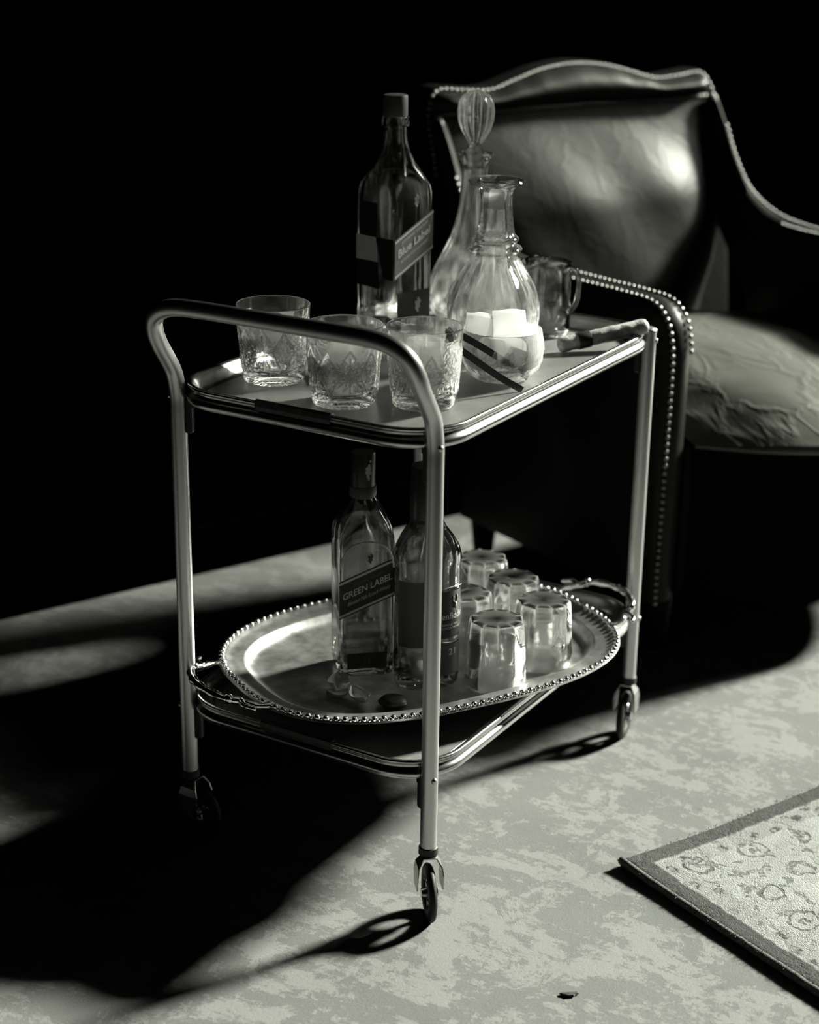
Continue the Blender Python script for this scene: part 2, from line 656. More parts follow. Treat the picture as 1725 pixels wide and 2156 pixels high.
def sweep_outline(pts, nr, prof, fill_first=True, fill_last=True):
    """prof: (outward offset, z) rows swept round a closed outline"""
    V, Fc = [], []
    n = len(pts)
    for off, z in prof:
        for p, d in zip(pts, nr):
            V.append(p + d * off + Vector((0, 0, z)))
    for k in range(len(prof) - 1):
        for i in range(n):
            j = (i + 1) % n
            Fc.append((k * n + i, (k + 1) * n + i, (k + 1) * n + j, k * n + j))
    if fill_first:
        Fc.append(tuple(range(n)))
    if fill_last:
        m = (len(prof) - 1) * n
        Fc.append(tuple(m + i for i in reversed(range(n))))
    return V, Fc

def text_mesh(body, size, bold=0.0, shear=0.0):
    cu = bpy.data.curves.new('lettering', 'FONT')
    cu.body = body
    cu.size = size
    cu.align_x = 'CENTER'
    cu.align_y = 'CENTER'
    cu.offset = bold
    cu.shear = shear
    cu.resolution_u = 3
    o = bpy.data.objects.new('lettering', cu)
    COL.objects.link(o)
    dg = bpy.context.evaluated_depsgraph_get()
    dg.update()
    me = o.evaluated_get(dg).to_mesh()
    V = [v.co.copy() for v in me.vertices]
    Fc = [tuple(p.vertices) for p in me.polygons]
    o.evaluated_get(dg).to_mesh_clear()
    bpy.data.objects.remove(o)
    bpy.data.curves.remove(cu)
    return V, Fc

# ------------------------------------------------------------------ room shell
def room_quad(name, c, e1, e2, mat):
    """flat slab from corner c along e1 and e2"""
    V = [c, c + e1, c + e1 + e2, c + e2]
    n = e1.cross(e2).normalized() * 0.06
    V2 = V + [v - n for v in V]
    Fc = [(0, 1, 2, 3), (7, 6, 5, 4), (0, 4, 5, 1), (1, 5, 6, 2), (2, 6, 7, 3), (3, 7, 4, 0)]
    return struct(obj(name, (V2, Fc), mat))

U0, U1, V0, V1, HT = -3.4, 3.85, -0.735, 3.4, 3.7
Z = Vector((0, 0, 1))
room_quad('floor', room(U0, V1), RX * (U1 - U0), -FY * (V1 - V0), 'floor')
room_quad('ceiling', room(U0, V0, HT), RX * (U1 - U0), FY * (V1 - V0), 'wall')
room_quad('wall_back', room(U0, V0), RX * (U1 - U0), Z * HT, 'wall')
room_quad('wall_left', room(U0, V1), -FY * (V1 - V0), Z * HT, 'wall')
room_quad('wall_front', room(U1, V1), -RX * (U1 - U0), Z * HT, 'wall')
# right wall with its window opening
hv0, hv1, hz0, hz1 = WV0, WV1, WZ0, WZ1
def slab(a0, a1, z0, z1):
    c = [(a0, z0), (a1, z0), (a1, z1), (a0, z1)]
    V = [room(U1, a, z) for a, z in c] + [room(U1 + 0.10, a, z) for a, z in c]
    return V, [(3, 2, 1, 0), (4, 5, 6, 7), (0, 1, 5, 4), (1, 2, 6, 5), (2, 3, 7, 6), (3, 0, 4, 7)]
struct(obj('wall_right', merge(slab(V0, hv0, 0, HT), slab(hv1, V1, 0, HT), slab(hv0, hv1, 0, hz0), slab(hv0, hv1, hz1, HT)), 'wall'))
wf = merge(slab(hv0, hv0 + 0.04, hz0, hz1), slab(hv1 - 0.04, hv1, hz0, hz1),
           slab(hv0 + 0.04, hv1 - 0.04, hz0, hz0 + 0.04), slab(hv0 + 0.04, hv1 - 0.04, hz1 - 0.04, hz1))
struct(obj('window_1', move(wf, RX * -0.02), 'feet'))
# two upright mouldings on the dark back wall
for k, uu in enumerate((0.62, 1.02)):
    b_ = box(0.03, 0.012, 2.6, (0, 0, 1.3), 0.004)
    o = struct(obj('trim_%d' % (k + 1), b_, 'wall'))
    o.location = room(uu, V0 + 0.006)
    o.rotation_euler = (0, 0, ROOM_ANG)
struct(obj('baseboard_back', xform(box(U1 - U0, 0.014, 0.09, ((U1 + U0) / 2, -0.007, 0.045), 0.003),
       Matrix.Translation(room(0, V0)) @ Matrix.Rotation(ROOM_ANG, 4, 'Z')), 'wall'))

# ------------------------------------------------------------------ rug
rug = thing('rug', 'pale oriental rug with dark plain border on the floor at lower right', 'rug', (-0.066, -0.338, 0), ROOM_ANG)
def rug_mesh():
    nx, ny, lx, ly, th = 90, 110, 1.5, 1.9, 0.0085
    V, Fc = [], []
    for j in range(ny + 1):
        for i in range(nx + 1):
            x, y = lx * (i / nx) ** 1.3, -ly * (j / ny) ** 1.3
            e = min(x, -y, lx - x, ly + y)
            zz = th + 0.0015 * noise.noise(Vector((x * 9, y * 9, 0)))
            zz -= 0.006 * max(0, 1 - e / 0.008) ** 2
            zz += 0.006 * max(0, 1 - (Vector((x, y)).length) / 0.12) ** 2
            wob = 0.0016 * noise.noise(Vector((x * 60, y * 60, 3)))
            V.append(Vector((x + (wob if i == 0 else 0), y + (wob if j == 0 else 0), zz)))
    w = nx + 1
    for j in range(ny):
        for i in range(nx):
            a = j * w + i
            Fc.append((a, a + w, a + w + 1, a + 1))
    ring = [i for i in range(w)] + [j * w + nx for j in range(1, ny + 1)] + [ny * w + i for i in range(nx - 1, -1, -1)] + [j * w for j in range(ny - 1, 0, -1)]
    n0 = len(V)
    for i in ring:
        V.append(Vector((V[i].x, V[i].y, 0.0008 + (0.004 if i == 0 else 0))))
    m = len(ring)
    for k in range(m):
        l = (k + 1) % m
        Fc.append((ring[k], ring[l], n0 + l, n0 + k))
    return V, Fc
smooth(obj('pile', rug_mesh(), 'rug', rug))
# overcast edge along the near left side
path = [Vector((0.002 + 0.001 * noise.noise(Vector((0, t * 0.6, 1))), -t * 0.02, 0.0058 + 0.004 * max(0, 1 - t / 5) ** 2)) for t in range(0, 95)]
smooth(obj('edge_binding', tube(path, lambda q: 0.0050 + 0.0008 * noise.noise(Vector((q * 260, 0, 0))), 10), 'rug_edge', rug))
def tufts():
    V, Fc = [], []
    for k in range(5200):
        if k % 8:
            y = -random.random() ** 1.2 * 1.6
            base = Vector((random.uniform(-0.004, 0.007), y, random.uniform(0.004, 0.011)))
            d = Vector((random.uniform(-0.9, 0.3), random.uniform(-0.5, 0.5), random.uniform(-0.2, 0.9)))
        else:
            x = random.random() * 1.3
            base = Vector((x, random.uniform(-0.006, 0.001), random.uniform(0.003, 0.008)))
            d = Vector((random.uniform(-0.4, 0.4), random.uniform(-0.1, 0.5), random.uniform(0.1, 0.5)))
        d = d.normalized() * random.uniform(0.0015, 0.0045)
        s = d.cross(Vector((random.random(), random.random(), 0.3))).normalized() * 0.0006
        n = len(V)
        V += [base - s, base + s, base + d]
        Fc.append((n, n + 1, n + 2))
    return V, Fc
tf = obj('tufts', tufts(), 'rug_edge', rug)
tf['kind'] = 'stuff'

# small scrap on the floor
o = obj('scrap', xform(lathe([(0, -.0016), (.004, -.0012), (.0052, 0), (.004, .0016), (0, .002)], 10,
        lambda r_, z, a, k: r_ * (1 + 0.3 * math.sin(3 * a))), Matrix.Diagonal((2.2, 0.8, 1, 1))), 'debris', loc=(-0.3507, -0.4089, 0.0017))
o.rotation_euler = (0, 0, -0.9)
tag(o, 'tiny dark scrap lying alone on the pale floor below the rug', 'scrap')

# ------------------------------------------------------------------ trolley
TW, TL = 0.38, 0.606
LX, LY = 0.288, 0.182
ZT, ZB = 0.600, 0.184          # floors of the two pans
tr = thing('bar_trolley', 'two-tier chromed bar trolley with bent tube handle', 'trolley', (0, 0, 0))

def pan(z, name):
    pts, nr = round_rect(TL / 2, TW / 2, 0.072, 12)
    prof = [(-0.021, 0.0), (-0.016, 0.0008), (-0.012, 0.004), (-0.0075, 0.0105), (-0.0065, 0.0125), (-0.004, 0.0165), (-0.0015, 0.0183), (0.0008, 0.0189), (0.0028, 0.0180),
            (0.0036, 0.0162), (0.0028, 0.0142), (0.0006, 0.0125), (-0.0002, 0.0102), (0.0002, 0.0078), (0.0022, 0.0056), (0.0042, 0.0038),
            (0.0052, 0.0012), (0.0050, -0.0018), (0.0036, -0.0046), (0.0012, -0.0062), (-0.003, -0.0066), (-0.006, -0.005), (-0.010, -0.0022), (-0.02, -0.002)]
    V, Fc = sweep_outline(pts, nr, prof)
    o = obj(name, ([v + Vector((0, 0, z)) for v in V], Fc), 'rim', tr)
    smooth(o, True, 50)
    # flat bottom of the pan as its own sheet
    sp, sn = round_rect(TL / 2 - 0.0205, TW / 2 - 0.0205, 0.052, 12)
    Vs, Fs = sweep_outline(sp, sn, [(0, 0.0007), (0, -0.0012)])
    s = obj('sheet', ([v + Vector((0, 0, z)) for v in Vs], Fs), 'traytop', o)
    # sleeve clipped round the lip of the short side
    cs = [(0.0042, 0.0080), (0.0050, 0.0130), (0.0046, 0.0190), (0.0010, 0.0212), (-0.0050, 0.0196), (-0.0085, 0.0130), (-0.0070, 0.0118), (-0.0042, 0.0172), (0.0008, 0.0192), (0.003, 0.0180), (0.0034, 0.0162)]
    Vc, Fq = [], []
    for yy in (-0.053, 0.053):
        for a, b_ in cs:
            Vc.append(Vector((-TL / 2 - a, yy, z + b_)))
    n = len(cs)
    for k in range(n):
        l = (k + 1) % n
        Fq.append((k, l, n + l, n + k))
    Fq += [tuple(range(n)), tuple(reversed(range(n, 2 * n)))]
    obj('rim_sleeve', (Vc, Fq), 'sleeve', o)
    return o
pan(ZT, 'upper_tray')
pan(ZB, 'lower_tray')

def handle_path():
    half = [(-LX, LY, 0.090), (-LX, LY, 0.25), (-LX, LY, 0.40), (-LX, LY, 0.52), (-LX, LY, 0.575), (-0.2885, LY, 0.603), (-0.2945, LY, 0.631),
            (-0.3060, LY, 0.651), (-0.3185, LY, 0.670), (-0.3285, LY - 0.001, 0.690), (-0.3350, LY - 0.007, 0.7075), (-0.3385, LY - 0.022, 0.7195),
            (-0.3395, LY - 0.045, 0.7255), (-0.3395, LY - 0.085, 0.7270), (-0.3395, 0.03, 0.7270)]
    other = [(x, -y, z) for x, y, z in reversed(half)]
    return catmull(half + other, 7)
TR_ = 0.0103
smooth(obj('handle_frame', tube(handle_path(), TR_, 22), 'tube', tr), True, 50)
for s in (-1, 1):
    pth = [(LX, s * LY, z) for z in (0.090, 0.3, 0.5, 0.612)]
    leg = smooth(obj('leg', tube(pth, TR_, 22), 'tube', tr), True, 50)
    cp = lathe([(0, .004), (.007, .0038), (.0105, .002), (.0112, 0), (.0108, -.003), (0, -.003)], 22)
    smooth(obj('leg_cap', move(cp, (LX, s * LY, 0.6145)), 'tube', leg), True, 60)
# black brackets that carry the pans at the four corners
cr = 0.072 * 0.2929
for zz in (ZT, ZB):
    for sx in (-1, 1):
        for sy in (-1, 1):
            leg_p = Vector((sx * LX, sy * LY, 0))
            cor = Vector((sx * (TL / 2 - cr), sy * (TW / 2 - cr), 0))
            d = (cor - leg_p)
            L_ = d.length
            bm_ = merge(box(L_ + 0.006, 0.011, 0.020, (L_ / 2 + 0.004, 0, -0.004), 0.002),
                        box(0.010, 0.013, 0.046, (0.0135, 0, -0.023), 0.003))
            a = math.atan2(d.y, d.x)
            mt = Matrix.Translation(leg_p + Vector((0, 0, zz))) @ Matrix.Rotation(a, 4, 'Z')
            obj('bracket', xform(bm_, mt), 'black', tr)
            sc_ = lathe([(0, .0032), (.003, .0026), (.0042, 0), (0, 0)], 12)
            mt2 = mt @ Matrix.Translation((-0.0098, 0, 0.0)) @ Matrix.Rotation(-PI / 2, 4, 'Y')
            smooth(obj('screw', xform(sc_, mt2), 'tube', tr))
# casters
def caster(x, y, ang):
    c = bpy.data.objects.new('caster', None)
    COL.objects.link(c)
    c.parent = tr
    c.location = (x, y, 0)
    c.rotation_euler = (0, 0, ang)
    RW = 0.0335
    off = -0.012           # trail of the wheel behind the stem, local x
    smooth(obj('stem', lathe([(0, .098), (.0085, .098), (.0085, .093), (.0118, .091), (.0122, .082), (.009, .080), (0, .080)], 18), 'black', c), True, 40)
    # hood: inverted U of sheet metal that flares from the stem over the wheel
    pr = [(0.011, -0.0165, 0.040), (0.015, -0.0165, 0.060), (0.012, -0.0150, 0.071), (0.007, -0.0085, 0.0815),
          (0.007, 0.0085, 0.0815), (0.012, 0.0150, 0.071), (0.015, 0.0165, 0.060), (0.011, 0.0165, 0.040)]
    V, Fc = [], []
    for hx, yy, zz in pr:
        V += [Vector((off * 0.6 - hx, yy, zz)), Vector((off * 0.6 + hx, yy, zz))]
    for k in range(len(pr) - 1):
        Fc.append((2 * k, 2 * k + 1, 2 * k + 3, 2 * k + 2))
    hood = obj('hood', (V, Fc), 'hood', c)
    sm = hood.modifiers.new('thickness', 'SOLIDIFY')
    sm.thickness = 0.0016
    # wheel: tyre ring, hub and spokes
    tp = [Vector((off + (RW - 0.0055) * math.cos(a), 0, RW + (RW - 0.0055) * math.sin(a))) for a in [2 * PI * t / 40 for t in range(40)]]
    wheel = smooth(obj('wheel', tube(tp, 0.0055, 12, closed=True, flat=(0.0085, 0.0055)), 'rubber', c))
    hub = xform(lathe([(0, -.010), (.006, -.010), (.007, -.006), (.007, .006), (.006, .010), (0, .010)], 16),
                Matrix.Translation((off, 0, RW)) @ Matrix.Rotation(PI / 2, 4, 'X'))
    smooth(obj('hub', hub, 'hood', wheel), True, 40)
    for k in range(3):
        a = 0.5 + k * 2 * PI / 3
        sp = [Vector((off, 0, RW)) + Vector((math.cos(a), 0, math.sin(a))) * r_ for r_ in (0.005, 0.024)]
        smooth(obj('spoke', tube(sp, 0.0028, 8, flat=(0.0045, 0.003)), 'hood', wheel))
    return c
vh = math.atan2(0.518, 0.855)
caster(-LX, -LY, vh + 0.16)
caster(LX, -LY, vh - 0.35)
caster(-LX, LY, vh + 1.0)
caster(LX, LY, vh + 0.7)

# ------------------------------------------------------------------ cut tumblers
def seg_dist(px, pz, ax, az, bx, bz):
    dx, dz = bx - ax, bz - az
    t = max(0.0, min(1.0, ((px - ax) * dx + (pz - az) * dz) / (dx * dx + dz * dz)))
    return math.hypot(px - ax - dx * t, pz - az - dz * t)

def cut_pattern(per, z0, z1, rep):
    """grooves of a star, cross-hatched lozenges and fans repeated rep times round the glass"""
    w = per / rep
    h = z1 - z0
    cx_, cz_ = w / 2, z0 + h * 0.52
    S = []
    R_ = h * 0.40
    for k in range(8):
        a = k * PI / 8
        S.append((cx_ - R_ * math.cos(a), cz_ - R_ * math.sin(a), cx_ + R_ * math.cos(a), cz_ + R_ * math.sin(a), 0.0011, 1.0))
    pts = [(cx_ + R_ * math.cos(k * PI / 4 + PI / 8), cz_ + R_ * math.sin(k * PI / 4 + PI / 8)) for k in range(8)]
    for k in range(8):
        a, b = pts[k], pts[(k + 3) % 8]
        S.append((a[0], a[1], b[0], b[1], 0.0010, 0.8))
    # big frame lines
    S += [(0, z0, w / 2, z0 + h * .07, .0013, 1.1), (w / 2, z0 + h * .07, w, z0, .0013, 1.1),
          (0, z1, w * 0.28, cz_, .0016, 1.3), (w, z1, w * 0.72, cz_, .0016, 1.3),
          (0, z0, w * 0.28, cz_, .0016, 1.3), (w, z0, w * 0.72, cz_, .0016, 1.3),
          (w * .5, z1 + .004, w * .3, z1 - h * .22, .0014, 1.0), (w * .5, z1 + .004, w * .7, z1 - h * .22, .0014, 1.0)]
    def f_(s, z):
        if z < z0 - 0.003 or z > z1 + 0.006:
            return 0.0
        x = s % w
        d = 0.0
        for ax, az, bx, bz, wd, am in S:
            q = seg_dist(x, z, ax, az, bx, bz)
            if q < wd:
                d = max(d, am * (1 - q / wd))
        # fine lozenge hatch in the side panels
        ex = min(x, w - x)
        if z0 < z < z1 and ex < w * 0.22 * (1 - abs((z - cz_) / (h * 0.5))):
            p = 0.0032
            q1 = abs(((x + z) / p) % 1 - 0.5) * 2
            q2 = abs(((x - z) / p) % 1 - 0.5) * 2
            d = max(d, 0.7 * max(q1, q2) ** 3)
        return d
    return f_

def tumbler_mesh():
    H, RB, RT = 0.0975, 0.0385, 0.0465
    seg = 208
    pat = cut_pattern(2 * PI * 0.042, 0.016, 0.070, 5)
    prof = [(0, 0.0035), (0.018, 0.0032), (0.030, 0.0012), (0.0345, 0.0), (0.0375, 0.0012)]
    nz = 66
    for k in range(nz + 1):
        z = 0.004 + (H - 0.0055) * k / nz
        prof.append((RB + (RT - RB) * (z / H) ** 0.9, z))
    prof += [(RT - 0.0004, H - 0.0004), (RT - 0.0012, H), (RT - 0.0022, H - 0.0006)]
    for z in (0.085, 0.07, 0.05, 0.03, 0.020):
        prof.append((RB + (RT - RB) * (z / H) ** 0.9 - 0.0042 if z < 0.08 else RT - 0.0032, z))
    prof += [(0.0325, 0.0150), (0.028, 0.0130), (0.015, 0.0125), (0, 0.0125)]
    def rf(r_, z, a, k):
        if 5 <= k <= 5 + nz:
            d = pat(a * 0.042, z)
            bulge = 0.0012 if 0.014 < z < 0.074 else 0.0
            if bulge:
                bulge *= min(1, (z - 0.014) / 0.004, (0.074 - z) / 0.004)
            return r_ + bulge - 0.0019 * d, min(1.0, d)
        if k in (1, 2):
            return r_ * (1 + 0.02 * math.cos(24 * a))
        return r_
    return lathe(prof, seg, rf)

tum_me = None
def ice_chunk(sx, sy, sz, seed, bev=0.008):
    bm = bmesh.new()
    bmesh.ops.create_cube(bm, size=1.0)
    bmesh.ops.subdivide_edges(bm, edges=list(bm.edges), cuts=6, use_grid_fill=True)
    for v in bm.verts:
        p = v.co.copy()
        rnd = 0.86
        q = Vector((abs(p.x) * 2, abs(p.y) * 2, abs(p.z) * 2))
        l6 = (q.x ** 7 + q.y ** 7 + q.z ** 7) ** (1 / 7)
        p = p / max(l6, 1e-6) * (0.5 + 0.5 * max(q)) if False else p * (1 - 0.10 * max(0, (q.x * q.y * q.z)) - 0.05 * (q.x * q.y + q.y * q.z + q.x * q.z) / 3)
        n = noise.noise(p * 3.5 + Vector((seed, seed * 2, 0))) * 0.06
        v.co = Vector((p.x * sx, p.y * sy, p.z * sz)) * (1 + n)
    bm.verts.index_update()
    V = [v.co.copy() for v in bm.verts]
    Fc = [tuple(v.index for v in f_.verts) for f_ in bm.faces]
    bm.free()
    return V, Fc

def ice(loc, size, rot, label, seed, group=None):
    o = smooth(obj('ice_cube', ice_chunk(*size, seed), 'ice', loc=loc), True, 60)
    o.rotation_euler = rot
    return tag(o, label, 'ice cube', group)

tumblers = [((-0.164, 0.1275), 0.3, 'cut glass tumbler of whisky at far left of the upper tray', 0.058),
            ((-0.2013, -0.0025), 0.75, 'middle cut glass tumbler with a cloudy ice ball', 0.056),
            ((-0.1545, -0.0865), 0.1, 'cut glass tumbler beside the ice bowl and tongs', 0.050)]
for k, ((x, y), rz, lab, lv_) in enumerate(tumblers):
    t = thing('whisky_tumbler', lab, 'tumbler', (x, y, ZT + 0.0008), rz, 'cut glass tumblers on the upper tray')
    if tum_me is None:
        b_ = smooth(cut_attr(obj('glass_body', tumbler_mesh(), 'crystal', t)), True, 38)
        tum_me = b_.data
    else:
        obj('glass_body', tum_me, None, t)
    def ri(z):
        return 0.0385 + 0.008 * (z / 0.0975) ** 0.9 - 0.0042 - 0.0003
    lp = [(0, 0.0128), (0.015, 0.0128), (0.0275, 0.0134), (0.0318, 0.0156), (ri(.021), 0.021), (ri(.035), 0.035), (ri(lv_), lv_), (ri(lv_) - .001, lv_ - .0004), (0, lv_ - .0004)]
    smooth(obj('whisky', lathe(lp, 48), 'whisky', t), True, 40)
zi = ZT + 0.0008
ice((-0.156, 0.1265, zi + 0.050), (0.040, 0.036, 0.046), (0.35, 0.5, 0.2), 'slanted ice cube in the far left tumbler', 1.3, 'ice in the tumblers')
ice((-0.203, -0.001, zi + 0.045), (0.050, 0.048, 0.050), (0.5, 0.6, 0.9), 'round cloudy ice ball in the middle tumbler', 4.1, 'ice in the tumblers')
ice((-0.151, -0.088, zi + 0.050), (0.050, 0.046, 0.060), (0.08, -0.06, 0.95), 'large ice block in the tumbler beside the ice bowl', 7.7, 'ice in the tumblers')

# ------------------------------------------------------------------ ice bowl, its ice, tongs
bx, by = 0.003, -0.106
bowl = thing('ice_bowl', 'low cut glass bowl heaped with ice on the upper tray', 'bowl', (bx, by, ZT + 0.0008))
def bowl_rf(r_, z, a, k):
    if k < 13 and 0.006 < z < 0.044:
        q = abs((a * 14 / (2 * PI) + z * 60) % 1 - 0.5) * 2
        q2 = abs((a * 14 / (2 * PI) - z * 60) % 1 - 0.5) * 2
        return r_ + 0.0016 * (min(q, q2) - 0.5), max(q, q2) ** 4
    return r_
bp = [(0, .002), (.022, .0015), (.031, 0), (.036, .002), (.043, .008), (.0485, .016), (.0515, .024), (.0530, .032), (.0535, .040), (.0530, .048), (.0515, .056), (.0505, .062), (.0500, .064),
      (.0487, .0645), (.0478, .063), (.048, .054), (.0495, .044), (.0493, .032), (.0470, .022), (.0415, .013), (.033, .0085), (0, .008)]
smooth(cut_attr(obj('glass_body', lathe(bp, 112, bowl_rf), 'bowlglass', bowl)), True, 45)
zc = ZT + 0.0015
ice_list = [((bx - 0.016, by + 0.024, zc + 0.060), (.040, .036, .044), (.05, .10, .5), 'ice block standing tallest at the left of the ice bowl', 2.0),
            ((bx + 0.004, by - 0.008, zc + 0.056), (.046, .042, .062), (-.08, .12, .35), 'ice block standing tallest at the right of the ice bowl', 3.0),
            ((bx - 0.020, by + 0.002, zc + 0.036), (.034, .036, .034), (.3, .2, 1.0), 'ice cube low on the left inside the ice bowl', 5.0),
            ((bx + 0.014, by + 0.020, zc + 0.030), (.032, .030, .032), (.1, .6, .3), 'ice cube at the back inside the ice bowl', 6.0),
            ((bx - 0.008, by - 0.024, zc + 0.028), (.034, .030, .030), (.4, .1, .8), 'ice cube low at the front inside the ice bowl', 8.0),
            ((bx + 0.020, by - 0.010, zc + 0.026), (.028, .028, .028), (.2, .5, 1.4), 'ice cube low on the right inside the ice bowl', 9.0)]
for loc, size, rot, lab, sd in ice_list:
    ice(loc, size, rot, lab, sd, 'ice heaped in the bowl')
tg = thing('ice_tongs', 'dark steel ice tongs leaning across the ice bowl', 'tongs', (-0.04, -0.158, ZT))
def rel(p):
    return Vector(p) - Vector((-0.04, -0.158, ZT))
camd = (CAM - Vector((-0.06, -0.11, 0.65))).normalized()
a2 = catmull([rel(p) for p in ((-0.0385, -0.1585, ZT + 0.0025), (-0.064, -0.140, 0.622), (-0.090, -0.122, 0.645), (-0.113, -0.105, 0.666))], 5)
a1 = catmull([rel(p) for p in ((0.0, -0.146, 0.608), (-0.045, -0.122, 0.643), (-0.078, -0.106, 0.666), (-0.107, -0.092, 0.684))], 5)
obj('arm', ribbon(a2, camd, 0.0085, 0.0014), 'steel', tg)
obj('arm', ribbon(a1, camd, 0.0085, 0.0014), 'steel', tg)
bend = catmull([rel(p) for p in ((-0.1125, -0.1052, 0.6657), (-0.118, -0.102, 0.674), (-0.116, -0.097, 0.682), (-0.1065, -0.0922, 0.6838))], 6)
obj('bow', ribbon(bend, camd, 0.0085, 0.0014), 'steel', tg)

# ------------------------------------------------------------------ decanters
def decanter_tall():
    d = thing('decanter', 'slim-necked crystal decanter with fluted ball stopper', 'decanter', (0.2486, 0.0769, ZT + 0.0008))
    prof = [(0, .004), (.03, .003), (.038, 0), (.044, .002), (.052, .008), (.060, .018), (.0645, .030), (.0655, .040), (.064, .052), (.0605, .064),
            (.054, .078), (.046, .093), (.0375, .110), (.030, .128), (.0242, .148), (.0205, .168), (.0185, .190), (.0178, .210), (.0180, .222), (.0205, .228), (.0225, .2305),
            (.0255, .234), (.0258, .2365), (.0245, .238), (.0165, .2375), (.0155, .232), (.0150, .210), (.0155, .19), (.0172, .168), (.021, .148), (.0265, .128), (.034, .110), (.0425, .093), (.0505, .078), (.057, .064), (.0605, .052), (.0618, .040), (.060, .029), (.054, .018), (.044, .0125), (0, .011)]
    def rf(r_, z, a, k):
        if k < 12 and 0.006 < z < 0.085:
            env = min(1, (z - .006) / .01, (.085 - z) / .02)
            q = abs((a * 9 / (2 * PI) + z * 26) % 1 - .5) * 2
            q2 = abs((a * 9 / (2 * PI) - z * 26) % 1 - .5) * 2
            return r_ - env * 0.0028 * (max(q, q2) ** 3), env * max(q, q2) ** 5
        if 12 <= k < 16:
            return r_ - 0.0005 * (1 + math.cos(10 * a))
        return r_
    smooth(cut_attr(obj('glass_body', lathe(prof, 120, rf), 'crystal', d)), True, 45)
    st = [(0, .216), (.0125, .217), (.0140, .236), (.0125, .242), (.0100, .246), (.0100, .250), (.0140, .258), (.0200, .268), (.0245, .281), (.0258, .294), (.0240, .306), (.0185, .316), (.010, .3215), (0, .323)]
    def rs(r_, z, a, k):
        q = abs(math.cos(7 * a))
        return (r_ - 0.0016 * q ** 0.5 * min(1, r_ / .02), 0.35 * (1 - q) ** 3) if z > .252 else r_
    smooth(cut_attr(obj('stopper', lathe(st, 112, rs), 'crystal', d)), True, 50)
decanter_tall()

def decanter_ring():
    d = thing('decanter', 'open ring-necked crystal decanter with wide lip', 'decanter', (0.1133, -0.0323, ZT + 0.0008))
    prof = [(0, .004), (.034, .003), (.042, 0), (.047, .003), (.0525, .014), (.0570, .030), (.0588, .048), (.0585, .062), (.0560, .076), (.0510, .090), (.0440, .103), (.0365, .115), (.0300, .124), (.0270, .1285), (.0275, .1310),
            (.0320, .1330), (.0336, .1365), (.0320, .1400), (.0270, .1420), (.0255, .1445), (.0270, .1455), (.0292, .1480), (.0292, .1505), (.0268, .1530), (.0240, .156), (.0222, .168), (.0206, .182), (.0198, .196), (.0200, .207), (.0220, .214), (.0270, .2185), (.0335, .2210), (.0350, .2235), (.0335, .2258),
            (.0270, .2245), (.0195, .2195), (.0165, .212), (.0160, .196), (.0168, .182), (.0182, .168), (.0198, .156), (.0210, .145), (.0220, .133), (.0250, .122), (.0320, .112), (.0395, .100), (.0465, .087), (.0515, .073), (.0538, .060), (.0540, .046), (.0520, .030), (.0470, .017), (.038, .0115), (0, .010)]
    def rf(r_, z, a, k):
        if k < 12:
            if z < .012 or z > .118:
                return r_
            if z > 0.066:
                env = min(1, (z - .066) / .012, (.122 - z) / .006)
                return r_ - env * 0.0022 * (1 - abs(math.sin(6 * a))), 0.5 * env * (1 - abs(math.sin(6 * a))) ** 3
            env = min(1, (z - .012) / .008, (.066 - z) / .006)
            q = abs((a * 12 / (2 * PI) + z * 40) % 1 - .5) * 2
            q2 = abs((a * 12 / (2 * PI) - z * 40) % 1 - .5) * 2
            return r_ - env * 0.0026 * (max(q, q2) ** 3), env * max(q, q2) ** 5
        if 24 <= k <= 27:
            return r_ - 0.0007 * (1 + math.cos(8 * a))
        return r_
    smooth(cut_attr(obj('glass_body', lathe(prof, 120, rf), 'crystal', d)), True, 45)
    d.scale = (1.06, 1.06, 1.015)
    smooth(obj('frosted_collar', lathe([(.0157, .190), (.0158, .2125), (.0142, .2125), (.0142, .190)], 40, close=True), 'frost', d), True, 40)
decanter_ring()

# glass mug
mg = thing('glass_mug', 'small clear glass jug with loop handle behind the decanters', 'jug', (0.2410, -0.0425, ZT + 0.0008), 0)
mp_ = [(0, .003), (.030, .002), (.034, 0), (.0365, .002), (.0375, .010), (.0370, .04), (.0362, .07), (.0352, .088), (.0362, .094), (.0370, .098), (.0365, .1005), (.0350, .1000), (.0335, .095), (.0325, .088), (.0337, .07), (.0345, .04), (.0345, .012), (.032, .008), (0, .0075)]
smooth(obj('glass_body', lathe(mp_, 64), 'glass', mg), True, 45)
hd = Vector((rt0.x, rt0.y, 0)).normalized()
hp = catmull([hd * r_ + Vector((0, 0, z)) for r_, z in ((.0350, .089), (.0415, .090), (.0460, .081), (.0470, .064), (.0450, .046), (.0410, .036), (.0365, .032))], 6)
smooth(obj('handle', tube(hp, 0.0038, 12), 'glass', mg))
smooth(obj('water', lathe([(0, .0078), (.0315, .0083), (.0341, .0125), (.0341, .04), (.0336, .052), (0, .0518)], 48), 'water', mg), True, 40)

